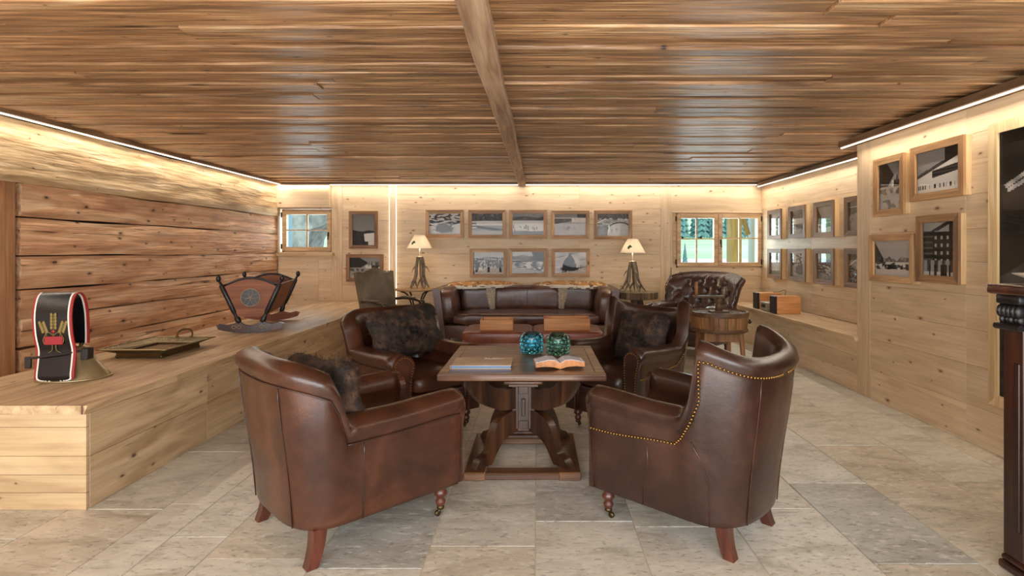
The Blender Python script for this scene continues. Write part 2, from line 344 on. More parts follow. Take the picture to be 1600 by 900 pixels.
def noisy(name, cols, scale=8, rough=.8, bump=.4, coord='Object', mapping=(1,1,1), metal=0, dist=.01):
    m, nt, n, l, p = newmat(name); t = n.new('ShaderNodeTexCoord').outputs[coord]
    q = n.new('ShaderNodeMapping'); q.inputs['Scale'].default_value = mapping; l.new(t, q.inputs[0])
    a = n.new('ShaderNodeTexNoise'); a.inputs['Scale'].default_value = scale; a.inputs['Detail'].default_value = 6; l.new(q.outputs[0], a.inputs['Vector'])
    r = ramp(n, [(.3+.4*i/(len(cols)-1), hexc(*c)) for i, c in enumerate(cols)]); l.new(a.outputs[0], r.inputs[0]); l.new(r.outputs[0], p.inputs['Base Color'])
    b = n.new('ShaderNodeBump'); b.inputs['Strength'].default_value = bump; b.inputs['Distance'].default_value = dist; l.new(a.outputs[0], b.inputs['Height']); l.new(b.outputs[0], p.inputs['Normal'])
    p.inputs['Roughness'].default_value = rough; p.inputs['Metallic'].default_value = metal; return m
fur_dark = noisy('dark_fur', [(22,15,12), (46,32,24), (92,66,48)], 13, .8, .6)
antler_m = noisy('antler', [(78,64,50), (120,102,80), (152,134,108)], 30, .5, .5, mapping=(1,1,.3))
def attr_mat(name, rough=.5, attr='Col'):
    m, nt, n, l, p = newmat(name); a = n.new('ShaderNodeVertexColor'); a.layer_name = attr
    l.new(a.outputs[0], p.inputs['Base Color']); p.inputs['Roughness'].default_value = rough; return m
print_m = attr_mat('photographic_print', .6); hide_m = attr_mat('fox_hide', .9)
def shade_mat():
    m, nt, n, l, p = newmat('lampshade_linen'); n.remove(p); o = n['Material Output']
    d = n.new('ShaderNodeBsdfDiffuse'); d.inputs[0].default_value = (.85,.78,.66,1); t = n.new('ShaderNodeBsdfTranslucent'); t.inputs[0].default_value = (.9,.74,.52,1)
    x = n.new('ShaderNodeMixShader'); x.inputs[0].default_value = .18; l.new(d.outputs[0], x.inputs[1]); l.new(t.outputs[0], x.inputs[2]); l.new(x.outputs[0], o.inputs[0]); return m
linen = shade_mat()
# ------------------------------------------------------------------ planks
def plank(name, mat, parent, x0, x1, y0, y1, z0, z1, bev=.003, kind=None):
    bm = BM(); box(bm, x0, x1, y0, y1, z0, z1, bev); return obj(name, bm, mat, parent, kind=kind)
def rough_plank(parent, mat, X, y0, y1, z0, z1, thick, amp=.012, seed=0, edgewave=.01, name='plank', nx=70, nzz=7):
    """hewn log face on the left wall, facing +X, with an uneven surface"""
    bm = BM(); g = []
    for i in range(nx+1):
        row = []
        y = y0+(y1-y0)*i/nx
        for j in range(nzz+1):
            t = j/nzz; e = math.sin(PI*t)
            w0 = nz((y*1.3, 0, 0), 1, seed)*edgewave; w1 = nz((y*1.3, 5, 0), 1, seed)*edgewave
            z = z0+w0+(z1+w1-z0-w0)*t
            d = amp*(nz((y*2.2, z*7, 0), 1, seed)+.5*nz((y*7, z*16, 3), 1, seed)) - (.014 if j in (0, nzz) else 0)
            row.append(bm.verts.new((X+d, y, z)))
        g.append(row)
    bk = [[bm.verts.new((X-thick, g[i][j].co.y, g[i][j].co.z)) for j in (0, nzz)] for i in range(nx+1)]
    for i in range(nx):
        for j in range(nzz): bm.faces.new((g[i][j], g[i+1][j], g[i+1][j+1], g[i][j+1]))
        bm.faces.new((g[i][0], bk[i][0], bk[i+1][0], g[i+1][0])); bm.faces.new((g[i][nzz], g[i+1][nzz], bk[i+1][1], bk[i][1]))
    for i in (0, nx): bm.faces.new([g[i][j] for j in range(nzz+1)]+[bk[i][1], bk[i][0]])
    return obj(name, bm, mat, parent, smooth=math.radians(40))
D, ZC, XL, XR, XA, YA = 8.8, 2.41, -4.10, 3.03, 3.54, 5.28
YN = -1.4
# ------------------------------------------------------------------ floor
fl = struct('floor')
bm = BM(); box(bm, -4.5, 4.2, YN, D+.3, -.1, -.004); obj('grout_bed', bm, grout, fl)
cols_x = [-4.1, -3.44, -2.93, -2.44, -1.955, -1.725, -1.46, -.97, -.49, -.01, .475, .965, 1.45, 1.905, 2.41, 2.85, 3.6]
firstj = {9: 2.77, 10: 2.715, 11: 2.907, 12: 2.394, 13: 3.02, 14: 3.25, 8: 2.54, 7: 2.36, 6: 2.434, 5: 2.62, 4: 2.96, 3: 2.90, 2: 2.6, 1: 2.3, 0: 2.5, 15: 2.7}
TR = random.Random(3)
for i in range(len(cols_x)-1):
    xa, xb = cols_x[i], cols_x[i+1]
    y = firstj[i]-.83
    while y < D:
        L = .83 if y < 3.3 and i in (12, 13, 14) else (.83 if y < firstj[i] else TR.choice([.62, .72, .83, .83, .95]))
        y1 = min(y+L, D+.05)
        if y1-y > .06:
            t = TR.uniform(-.0012, .0012)
            plank('floor_tile', travertine, fl, xa+.0025, xb-.0025, y+.0025, y1-.0025, -.02, t, .0025)
        y += L
for i in range(6):  # plain slabs behind the camera
    plank('floor_slab', travertine, fl, -4.1+i*1.3, -2.81+i*1.3, YN, 1.45, -.02, 0, .003)
# ------------------------------------------------------------------ ceiling
ce = struct('ceiling')
bm = BM(); box(bm, -4.5, 4.2, YN, D+.6, ZC+.03, ZC+.2); obj('ceiling_slab', bm, wd_ledge_x, ce)
bm = BM(); box(bm, -4.1, 4.0, YN, 1.6, ZC, ZC+.04); obj('ceiling_panel', bm, wd_ceil, ce)
y = 1.6; CR = random.Random(5)
while y < D-.01:
    wdt = CR.uniform(.10, .155); y1 = min(y+wdt, D)
    for (xa, xb) in ((XL, -.26), (-.26, 3.58)):
        cuts = [xa, xb]
        if CR.random() < .35: cuts.insert(1, CR.uniform(xa+1, xb-1))
        for a, b in zip(cuts, cuts[1:]):
            dz = CR.uniform(0, .024)
            plank('ceiling_board', wd_ceil, ce, a+.001, b-.001, y+.002, y1-.004, ZC+dz, ZC+.034, .004)
    y = y1
# beam, slightly tapering, hewn
bm = BM(); g = []
for i in range(61):
    t = i/60; yy = .3+(D-.31)*t; wl_ = -.355+.055*t+.012*nz((yy*1.2,0,0),1,1); wr_ = -.215+.03*t+.014*nz((yy*1.2,4,0),1,2)
    g.append([bm.verts.new(p) for p in ((wl_, yy, ZC+.02), (wl_, yy, ZC-.045), (wl_+.012, yy, ZC-.056), (wr_-.012, yy, ZC-.056), (wr_, yy, ZC-.045), (wr_, yy, ZC+.02))])
for a, b in zip(g, g[1:]):
    for k in range(5): bm.faces.new((a[k], a[k+1], b[k+1], b[k]))
bm.faces.new(g[0]); bm.faces.new(g[-1][::-1])
b_ = obj('trim_1', bm, wd_beam_y); b_['kind'] = 'structure'
# ------------------------------------------------------------------ cove ledges with LED strips
def ledge(name, axis, a0, a1, wall, out, z0, z1, mat, sgn):
    bm = BM(); g = []; N = 50
    for i in range(N+1):
        a = a0+(a1-a0)*i/N; o = out+.012*nz((a*2.5, 0, 0), 1, wall)*1
        z = z0+.004*nz((a*3, 9, 0), 1, 2)
        q = [(wall, z1), (o, z1), (o, z), (wall, z)]
        g.append([bm.verts.new((p, a, zz) if axis == 'Y' else (a, p, zz)) for p, zz in q])
    for p, q in zip(g, g[1:]):
        for k in range(4): bm.faces.new((p[k], p[(k+1)%4], q[(k+1)%4], q[k]))
    bm.faces.new(g[0]); bm.faces.new(g[-1][::-1])
    o = obj(name, bm, mat); o['kind'] = 'structure'
    bm = BM(); i0 = out-sgn*.02; i1 = out-sgn*.034
    lo, hi = min(i0, i1), max(i0, i1)
    if axis == 'Y': box(bm, lo, hi, a0, a1, z0-.012, z0-.002)
    else: box(bm, a0, a1, lo, hi, z0-.012, z0-.002)
    obj('light_strip', bm, led, o)
ledge('trim_2', 'Y', .2, 8.76, XL, -4.0, 2.385, ZC+.02, wd_ledge_y, 1)
ledge('trim_3', 'Y', .2, 5.40, XR+.02, 2.92, 2.345, 2.40, wd_ledge_y, -1)
ledge('trim_4', 'Y', YA, 8.76, XA, 3.44, 2.355, 2.40, wd_ledge_y, -1)
ledge('trim_5', 'X', XL, XA, D, 8.72, 2.385, ZC, wd_ledge_x, -1)
# ------------------------------------------------------------------ left wall
wl_s = struct('wall_left')
bm = BM(); box(bm, XL-.3, XL-.08, YN, D+.3, 0, ZC); obj('wall_core', bm, darkgap, wl_s)
seams = [1.885, 1.612, 1.30, 1.028, .80, .56, .30, .0]
for k, (zt, zb) in enumerate(zip(seams, seams[1:])):
    rough_plank(wl_s, wd_log_y, XL, 4.42, D-.02, zb+.005, zt-.005, .08, .016, k+1, .016, name='log')
rough_plank(wl_s, wd_hewn_y, XL+.03, YN, D-.02, 1.885, 2.375, .11, .020, 21, .014, name='hewn_beam', nx=150, nzz=14)
plank('post', wd_post_z, wl_s, XL-.08, XL+.01, 4.05, 4.365, 0, 1.885, .006)
for k, (zt, zb) in enumerate(zip(seams, seams[1:])):
    rough_plank(wl_s, wd_log_y, XL, YN, 4.03, zb+.005, zt-.005, .08, .014, k+31, .012, name='log')
# ------------------------------------------------------------------ right walls
wr = struct('wall_right')
bm = BM(); box(bm, XR+.03, XR+.1, YN, YA-.03, 0, ZC); obj('wall_core', bm, darkgap, wr)
WR = random.Random(9)
zs = [0, .27, .55, .80, 1.04, 1.27, 1.50, 1.74, 1.98, 2.16, 2.36]
for z0, z1 in zip(zs, zs[1:]):
    for (ya, yb) in ((YN, 1.2), (1.2, 3.94), (3.94, 5.07)):
        plank('plank', wd_pale_y, wr, XR, XR+.03, ya+.0006, yb-.0006, z0+.0006, z1-.0006, .0014)
plank('corner_board', wd_pale_z, wr, XR-.001, XR+.03, 5.072, YA, 0, 2.36, .002)
bm = BM(); box(bm, XR+.03, XA+.3, YA-.032, YA-.001, 0, 2.42); obj('return_board', bm, wd_pale_z, wr)
wa = struct('wall_alcove')
bm = BM(); box(bm, XA+.03, XA+.1, YA-.03, D+.3, 0, ZC); obj('wall_core', bm, darkgap, wa)
za = [.535, .78, 1.02, 1.27, 1.52, 1.76, 2.0, 2.19, 2.40]
for z0, z1 in zip(za, za[1:]):
    c = WR.choice([6.6, 7.2, 7.9])
    for (ya, yb) in ((YA, c), (c, D)):
        plank('plank', wd_pale_y, wa, XA, XA+.03, ya+.0006, yb-.0006, z0+.0006, z1-.0006, .0014)
# shelf bench in the alcove
sb = struct('trim_6')
def wavy_slab(parent, name, mat, x0, x1, y0, y1, z0, z1, side, amp=.012, N=60, seed=4):
    bm = BM(); g = []
    for i in range(N+1):
        y = y0+(y1-y0)*i/N; d = amp*(nz((y*1.6,0,0),1,seed)+.5*nz((y*7,2,0),1,seed)); d2 = amp*.7*nz((y*6,7,0),1,seed)
        if side < 0: q = [(x0+d, z1), (x1, z1), (x1, z0), (x0+d+.012+d2, z0)]
        else: q = [(x0, z1), (x1+d, z1), (x1+d-.012+d2, z0), (x0, z0)]
        g.append([bm.verts.new((p, y, z)) for p, z in q])
    for p, q in zip(g, g[1:]):
        for k in range(4): bm.faces.new((p[k], p[(k+1)%4], q[(k+1)%4], q[k]))
    bm.faces.new(g[0]); bm.faces.new(g[-1][::-1])
    return obj(name, bm, mat, parent)
wavy_slab(sb, 'plank', wd_bench_y, 2.985, 3.27, YA-.02, D, .49, .535, -1)
plank('plank', wd_bench_y, sb, 3.272, XA, YA, D, .49, .534)
for z0, z1 in ((0, .17), (.17, .34), (.34, .49)):
    for (ya, yb) in ((YA, 7.0), (7.0, D)):
        plank('plank', wd_pale_y, sb, XR+.012, XR+.04, ya+.0006, yb-.0006, z0+.0006, z1-.0006, .0014)
# ------------------------------------------------------------------ back wall
def bx(px): return (px-VX)*D/F
def bz(py): return H0+(VY-py)*D/F
wb = struct('wall_back')
WLx0, WLx1, WLz0, WLz1 = bx(434), bx(518), bz(394), bz(326)     # left window opening
WRx0, WRx1, WRz0, WRz1 = bx(1053), bx(1190.5), bz(418), bz(333)
bm = BM()
for (a, b, c, d) in ((XL-.3, WLx0, 0, ZC), (WLx1, WRx0, 0, ZC), (WRx1, XA+.3, 0, ZC), (WLx0, WLx1, 0, WLz0), (WLx0, WLx1, WLz1, ZC), (WRx0, WRx1, 0, WRz0), (WRx0, WRx1, WRz1, ZC)):
    box(bm, a, b, D+.03, D+.28, c, d)
obj('wall_core', bm, wd_pale_x, wb)
def rows(x0, x1, zl, cuts=()):
    cs = [x0]+list(cuts)+[x1]
    for z0, z1 in zip(zl, zl[1:]):
        for a, b in zip(cs, cs[1:]):
            plank('plank', wd_pale_x, wb, a+.0006, b-.0006, D, D+.03, z0+.0006, z1-.0006, .0015)
rows(XL, bx(518), [0, .3, .55, .8, 1.05, WLz0], (bx(498),))
rows(bx(535), bx(608), [0, .3, .55, .8, 1.05, 1.31, 1.56, 1.82, 2.08, ZC])
rows(bx(620), bx(1032), [0, .3, .56, .82, 1.08, 1.29, 1.52, 1.76, 2.0, 2.22, ZC], (bx(905),))
rows(bx(1048), XA, [0, .3, .56, .82, 1.0, WRz0-.13])
plank('plank', wd_pale_x, wb, bx(1049), XA, D-.012, D+.03, WRz0-.13, WRz0, .003)
rows(bx(1048), XA, [WRz1+.0, 2.16, ZC])
plank('plank', wd_pale_z, wb, bx(1048), WRx0, D, D+.03, WRz0, WRz1, .002)
plank('batten', wd_pale_z, wb, bx(518), bx(535), D-.006, D+.03, 0, ZC, .003)
plank('batten', wd_pale_z, wb, bx(1032), bx(1048), D-.004, D+.03, 0, ZC, .003)
lb = plank('batten', wd_pale_z, wb, bx(609.5), bx(619), D-.03, D+.03, 0, ZC, .002)
for xx in (bx(608.8), bx(619.2)):
    bm = BM(); box(bm, xx-.003, xx+.003, D-.012, D-.002, .5, 2.38); obj('light_strip', bm, led, wb)
light('post_light', 'AREA', (bx(614), 8.66, 1.5), .5, WARM, (PI/2, 0, 0), .06, 1.8)
# pelmet box over the left window, and its sill
pw = plank('pelmet', wd_pale_x, wb, XL+.001, bx(518), D-.10, D+.03, bz(325), ZC-.03, .003)
plank('jamb_board', wd_pale_z, wb, XL, WLx0+.02, D-.02, D+.03, WLz0, bz(326), .002)
t7 = struct('trim_7'); wavy_slab(t7, 'sill', wd_bench_x, XL, bx(523), 8.70, 8.80, bz(399.5), bz(395.5), -1, .004)
def window(idx, x0, x1, z0, z1, sashes, yy, handle_at, hinges):
    wdn = struct('window_%d' % idx)
    bm = BM()
    fw = .035
    for (a, b, c, d) in ((x0, x0+fw, z0, z1), (x1-fw, x1, z0, z1), (x0, x1, z0, z0+fw), (x0, x1, z1-fw, z1)): box(bm, a, b, yy, yy+.09, c, d, .002)
    obj('window_frame', bm, wd_win, wdn)
    for (a, b, mun) in sashes:
        s = .062
        bm = BM(); c, d = z0+.02, z1-.02
        for q in ((a, a+s, c, d), (b-s, b, c, d), (a+s, b-s, c, c+s), (a+s, b-s, d-s, d)): box(bm, q[0], q[1], yy-.03, yy+.05, q[2], q[3], .004)
        sash = obj('sash', bm, wd_win, wdn)
        bm = BM(); mx_ = (a+b)/2+mun[0]; mz = (c+d)/2+mun[1]
        box(bm, mx_-.011, mx_+.011, yy-.012, yy+.03, c+s, d-s, .002)
        box(bm, a+s, b-s, yy-.010, yy+.028, mz-.009, mz+.009, .002)
        obj('glazing_bar', bm, wd_win, sash)
        bm = BM(); box(bm, a+s-.005, b-s+.005, yy+.01, yy+.014, c+s-.005, d-s+.005); obj('pane', bm, winglass, sash)
    for hx in hinges:
        for hz in (z0+.09, z1-.09):
            bm = BM(); lathe(bm, [(.009, -.04), (.011, -.03), (.011, .03), (.009, .04)], 10, (hx, yy-.03, hz)); obj('hinge', bm, black_iron, wdn, True)
    bm = BM(); hx, hz = handle_at
    box(bm, hx-.012, hx+.012, yy-.045, yy-.03, hz-.035, hz+.035, .003); box(bm, hx-.008, hx+.008, yy-.065, yy-.05, hz-.09, hz+.01, .004); lathe(bm, [(.008,0),(.008,.03)], 8, (hx, yy-.05, hz), M=None)
    obj('window_handle', bm, black_iron, wdn, math.radians(40))
window(1, bx(440), bx(518), WLz0, bz(327), [(bx(441.5), bx(517.3), (0, .01))], D+.02, (bx(513.5), bz(366)), [bx(440.3)])
window(2, WRx0+.03, WRx1, WRz0, WRz1, [(bx(1057), bx(1121), (-.01, .02)), (bx(1121.5), bx(1189), (.0, .03))], D-.005, (bx(1125), bz(378)), [bx(1055.5), bx(1188.5)])
t8 = struct('trim_8')
bm = BM(); box(bm, bx(1051), bx(1191), D-.025, D+.02, WRz1, WRz1+.025, .003); obj('casing', bm, wd_pale_x, t8)
bm = BM(); box(bm, bx(1051), WRx0+.03, D-.02, D+.02, WRz0, WRz1, .003); obj('casing', bm, wd_win, t8)
# ------------------------------------------------------------------ left bench
be = struct('trim_9')
BX0, BX1, BY0, BZ = -3.41, -2.344, 2.89, .546
for k, (a, b) in enumerate(((BX0, -3.08), (-3.08, -2.72))):
    plank('plank', wd_bench_y, be, a+.001, b-.001, BY0-.01, D, BZ-.045, BZ-.001*k, .003)
wavy_slab(be, 'plank', wd_bench_y, -2.719, BX1+.012, BY0-.012, D, BZ-.045, BZ, 1, .014, 90, 8)
for z0, z1 in ((0, .272), (.272, BZ-.046)):
    for (a, b) in ((BY0+.024, 3.95), (3.95, 6.1), (6.1, D)):
        plank('plank', wd_benchf_y, be, BX1-.03, BX1, a+.001, b-.001, z0+.001, z1-.001, .002)
for z0, z1 in ((0, .09), (.09, .183), (.183, .28), (.28, .43), (.43, BZ-.046)):
    plank('plank', wd_bench_x, be, BX0, BX1, BY0, BY0+.024, z0+.001, z1-.001, .002)
bm = BM(); box(bm, XL-.02, BX0+.01, YN, D, 0, .34); obj('added_void_fill', bm, wd_bench_y, be)  # added unseen fill: stops a shadow band showing in the void behind the bench
# ------------------------------------------------------------------ outside
gm = noisy('meadow_grass', [(150,190,128), (184,212,154), (210,230,184)], .15, .9, .2, coord='Object')
bm = BM(); N = 30; g = []
def gz(x, y): return .88+max(0, y-10)*.030 + (.3*nz((x*.05, y*.05, 0)) if y > 22 else 0) + max(0, y-104)*.2 + max(0, -x-9)*.03
for i in range(N+1):
    g.append([bm.verts.new((-80+180*i/N, 9.3+150*(j/N)**1.5, gz(-80+180*i/N, 9.3+150*(j/N)**1.5))) for j in range(N+1)])
for i in range(N):
    for j in range(N): bm.faces.new((g[i][j], g[i+1][j], g[i+1][j+1], g[i][j+1]))
o = obj('trim_10', bm, gm, smooth=True); o['kind'] = 'structure'
bm = BM(); a_ = [bm.verts.new((x_, y_, .885+(y_-10)*.030+.02)) for x_, y_ in ((-30, 10.2), (40, 10.2), (40, 16.5), (-30, 16.5))]; bm.faces.new(a_)
o = obj('trim_11', bm, flat('pale_gravel', hexc(226,214,206), .9)); o['kind'] = 'structure'
con = noisy('conifer_needles', [(70,104,104), (96,132,128), (130,160,150)], 3, .9, .6)
trunkm = flat('conifer_bark', hexc(80,62,48), .9)
def conifer(loc, h, label):
    t = thing('conifer', label, 'tree', loc, R.random()*6, 'conifers above the meadow')
    bm = BM(); n = 9
    for k in range(n):
        z = h*(.08+.86*k/n); r = h*.2*(1-k/n*.9)
        r *= .78; vs = lathe(bm, [(r, z), (r*.55, z+h*.07), (.02, z+h*.17)], 14, cap=False)
        for i, v in enumerate(vs[:14]): v.co.z -= (.06*h*.5 if i % 2 else 0); v.co.x *= (1.0 if i % 2 else .72); v.co.y *= (1.0 if i % 2 else .72)
    obj('foliage', bm, con, t)
    bm = BM(); lathe(bm, [(h*.02, -.3), (h*.008, h*.8)], 8); obj('trunk', bm, trunkm, t); return t
c0 = conifer((14, 86, gz(14, 86)), 9, 'tall blue-green conifer on the slope seen through the right-hand window')
CT = random.Random(12)
for yy, x0_ in ((88, 17), (95, 18.8), (102, 17)):
    for k in range(12):
        x = x0_+k*2.95+CT.uniform(-.1, .1)
        c = dup(c0, (x, yy+CT.uniform(-.6, .6), gz(x, yy)-.3), CT.random()*6); sc_ = CT.uniform(.85, 1.1); c.scale = (sc_, sc_, sc_)
c0['label'] = 'tall blue-green conifer on the slope seen through the right-hand window'
c = dup(c0, (3.05+.02, 11.6, .75), 1, 'small young conifer close outside the right-hand window, bottom left pane', 'young conifer'); c.scale = (.085,)*3
yel = wood('yellowish_timber', [(178,146,84), (206,176,112)], 'Z', .6, .06, vary=.02)  # yellowish timber for the porch post and its brace
po = thing('porch_post', 'squared timber porch post with diagonal brace outside the right-hand window', 'post', (3.44, 9.75, 0))
bm = BM(); box(bm, -.10, .10, -.1, .1, 0, 2.9, .006); obj('post', bm, yel, po)
bm = BM(); tube(bm, [(.10, 0, 2.15), (.245, 0, 1.62)], .045, 4); obj('brace', bm, yel, po)
wc = flat('white_render', hexc(214,226,226), .8)
bm = BM(); box(bm, 3.74, 4.3, 9.6, 9.9, 0, 2.9, .01); tag(obj('rendered_pillar', bm, wc), 'white rendered pillar outside, right edge of the right-hand window', 'pillar')
bm = BM(); box(bm, -4.62, -4.38, 9.7, 9.95, 0, 2.9, .01); tag(obj('painted_post', bm, flat('pale_blue_paint', hexc(176,206,222), .7)), 'pale blue painted post outside the small left window', 'post')
rk = noisy('rock', [(92,92,90), (140,140,136), (176,176,170)], 4, .9, 1, dist=.05)
bm = BM(); prism(bm, [(-5.2, .2), (-4.55, 1.25), (-4.42, 1.45), (-4.3, 1.7), (-4.1, 1.85), (-3.9, 2.0), (-3.8, 2.3), (-5.2, 2.5)], 10.6, 11.4)
bmesh.ops.subdivide_edges(bm, edges=bm.edges[:], cuts=3, use_grid_fill=True)
for v in bm.verts: v.co += Vector((nz(v.co, 3), nz(v.co, 3, 2), nz(v.co, 3, 5)))*.1
tag(obj('rock_outcrop', bm, rk), 'grey stone outcrop leaning behind the pale blue post, small left window', 'rock')
# ------------------------------------------------------------------ pictures
def vnoise(x, y, s): return mnoise.noise(Vector((x, y, s*9.17)))
def paint(kind, nx, ny, seed):
    rr = random.Random(seed); L = [[0]*nx for _ in range(ny)]
    ph = [rr.uniform(0, 9) for _ in range(6)]
    asp = nx/ny
    for j in range(ny):
        v = j/(ny-1)
        for i in range(nx):
            u = i/(nx-1)*asp
            sky = .50+.12*v+.05*vnoise(u*2, v*2, seed)
            c = sky
            n1, n2 = vnoise(u*9, v*12, seed), vnoise(u*24, v*26, seed+5)
            if kind == 'valley':
                c = .62+.1*v
                if v < .80+.10*vnoise(u*3, 0, seed)+.08*(u-.6): c = .34+.3*n1
                if v < .60+.06*vnoise(u*4, 3, seed): c = .16 if vnoise(u*6+v*8, v*17, seed) > -.05 else .74
                if v < .30-.12*u: c = .58+.12*n1
                if v > .55 and u > 1.1-.5*(v-.5): c = .10
            elif kind == 'field':
                c = .66
                if v > .64: c = .20+.22*n1+.16*n2
                elif v > .44: c = .78+.06*n1
                elif v > .22: c = .52+.2*n2 if abs(v-.42+.14*u) > .06+.04*n1 else .18+.1*n2
                else: c = .64+.1*n2
                if u < .16*asp and .28 < v < .66: c = .8 if int(v*16) % 2 else .3
            elif kind == 'skaters':
                c = .50+.1*n1
                if v < .86-.1*abs(u-.5)+.04*n1 and v > .66: c = .30+.12*n1
                if v > .66 and v < .66+.45*(u-.95): c = .10
                if v <= .66+.02*n1: c = .80
                if v < .2+.03*n1: c = .42+.1*n1
            elif kind == 'walkers':
                c = .58
                if v > .82 and u > 1.05: c = .14
                elif v > .82: c = .48
                elif v > .78: c = .8
                elif v > .56+.16*(u-.2) and u < .8: c = .36+.1*n1
                elif u > .8 and v > .6: c = .82+.1*n1
                else: c = .64+.06*n1
            elif kind == 'crowd':
                c = .30+.25*n2 if v > .76+.08*n1 else .62+.2*n1
                if v < .62-.30*u and n2 > -.12: c = .14
                if math.hypot((u-1.0)/.55, (v-.15)/.42) < 1: c = .70+.05*n1
                if abs(math.hypot((u-1.0)/.58, (v-.15)/.45)-1) < .05: c = .2
                if abs((v-.62)-(u-.1)*.5) < .02 and u < .4: c = .92
                if .50 < u < .54 and .2 < v < .46: c = .92
            elif kind == 'trees':
                c = .72+.1*vnoise(u*4, v*4, seed)
                if .42 < v < .95 and vnoise(u*5, v*13+u*2, seed) > .02 and v > .45+.1*vnoise(u*4,1,seed): c = .14
                d = math.hypot((u-.68)/.42, (v-.3)/.2)
                if d < 1+.3*vnoise(u*14, v*14, 4): c = .3+.14*vnoise(u*20, v*20, 3)
                if v < .1: c = .6
            elif kind == 'village':
                c = .74-.12*v
                if v < .74+.10*vnoise(u*4, 0, seed) and v > .30: c = .16+.5*(vnoise(u*13, v*13, seed) > .12)
                if .33*asp < u < .62*asp and .62 < v < .76: c = .22 if (u*22) % 2 < 1 else .6
                if v < .32: c = .74+.1*n1
                for fx_ in (.12, .50, .88):
                    if abs(u-fx_*asp) < .05+.02*n1 and .1 < v < .62: c = .10
                if u < .07 : c = .12
            elif kind == 'sledge':
                c = .68+.14*vnoise(u*3+v*3, v*7, seed)
                d = math.hypot((u-.66)/(.34*(1.25-v*.9)), (v-.5)/.40)
                if d < .9+.35*vnoise(u*9, v*9, seed): c = .15+.1*vnoise(u*20, v*20, 1)
                if math.hypot((u-.65)/.42, (v-.25)/.12) < 1+.4*vnoise(u*16, v*16, 2): c = .12
                if abs(math.sin((v*9-u*2.2))) < .16 and math.hypot(u-.68, v-.45) > .42: c -= .3
            elif kind == 'river':
                c = .56-.12*v
                if v < .5+.06*vnoise(u*5, 0, seed): c = .15+.06*vnoise(u*14, v*14, 1)
                if v < .34+.1*u and abs(u-.55-.5*(.35-v)) < .16+.4*(.4-v): c = .82
                if v < .14 and u < .5: c = .14
            elif kind == 'chalet':
                c = .62-.1*(v)
                if v > .5 and u < .6*asp-abs(v-.72)*1.4*asp*.8: c = .14+.05*vnoise(u*9,v*30,2)
                if v < .62 and v > .48 and u > .5*asp: c = .16 if abs(u-.8*asp) < .16 else .8
                if v > .55 and v < .8 and u > .55*asp and vnoise(u*22, v*6, 3) > .15: c = .3
                if v < .46: c = .55+.35*(.46-v)-.25*(vnoise(u*8, v*8, 4) > .25)
            elif kind == 'lodge':
                sl = .30+.42*u/asp
                c = .58
                if v < sl+.16+.04*vnoise(u*9, 1, seed): c = .28+.1*vnoise(u*14, v*14, 1)
                if u > .62*asp and v > .62 : c = .17
                if v < sl+.08: c = .84
                if .34*asp < u < .9*asp and .30+.16*u/asp < v < .46+.16*u/asp: c = .15+.16*(int(v*40) % 3 == 0)
                if v < .3 and abs(v-.17) < .05 and vnoise(u*26, 1, 7) > .15: c = .1
            elif kind == 'mountain':
                c = .68
                if v < .9-1.15*u and v > .3: c = .2+.1*vnoise(u*9, v*9, 1)
                if v < .50+.12*vnoise(u*6, 0, seed) and u > .35: c = .46+.2*vnoise(u*12, v*12, 3)
                if v < .40: c = .82 if vnoise(u*5, v*12, 1) < .15 else .3
                if v < .34 and v > .22 and .3 < u < 1.15 and vnoise(u*8, v*6, 6) > -.2: c = .1
                if v < .2: c = .78
            elif kind == 'hotel':
                c = .14+.08*vnoise(u*5, v*5, 1)
                if v > .8 and u < .75*asp: c = .14 if abs((v-.88)-(u-.5*asp)*.4) < .035 else .62
                if v < .82 and v > .3 and (u*14) % 2 < .7 and (v*15) % 2 < .9 and u > .25*asp: c = .66
                if v < .82 and u < .28*asp and (v*20) % 2 < .7: c = .36
                if v < .3: c = .6 if (u*11) % 2 < 1 else .3
                if v < .1: c = .78
                if v < .22 and vnoise(u*20, 2, 9) > .1: c = .12
            elif kind == 'poster':
                c = .035+.02*vnoise(u*3, v*3, 1)
                # pale split-wood sculpture: three radiating bars
                for k, (a0, b0, a1, b1) in enumerate(((.02, .79, .30, .93), (.03, .775, .32, .90), (.30, .93, .62, .80), (.31, .90, .60, .77), (.28, .9, .36, .55))):
                    ax, ay = a1*asp-a0*asp, b1-b0; tt = ((u-a0*asp)*ax+(v-b0)*ay)/(ax*ax+ay*ay)
                    if 0 < tt < 1 and math.hypot(u-a0*asp-ax*tt, v-b0-ay*tt) < .008: c = .62+.2*vnoise(u*40, v*40, 2)
                if .40 < v < .56 and u < .8*asp and v < .47+.06*math.sin(u*6)+.05*vnoise(u*7, 0, 3): c = .26+.16*vnoise(u*9, v*9, 6)
                if v < .40: c = .2+.16*vnoise(u*2, v*40, 6)
            L[j][i] = c
    if kind in ('skaters', 'walkers', 'crowd', 'village', 'hotel', 'sledge'):
        n = {'skaters': 14, 'walkers': 9, 'crowd': 10, 'village': 7, 'hotel': 6, 'sledge': 3}[kind]
        for _ in range(n):
            ci = rr.randint(3, nx-4); cj = int(ny*rr.uniform(.22, .42)); hh = rr.randint(3, 6) + (4 if kind == 'village' else 0)
            for j in range(cj-hh//2, cj+hh//2+1):
                for i in range(ci-(0 if kind != 'village' else 1), ci+2):
                    if 0 <= j < ny and 0 <= i < nx: L[j][i] = .1
    return L
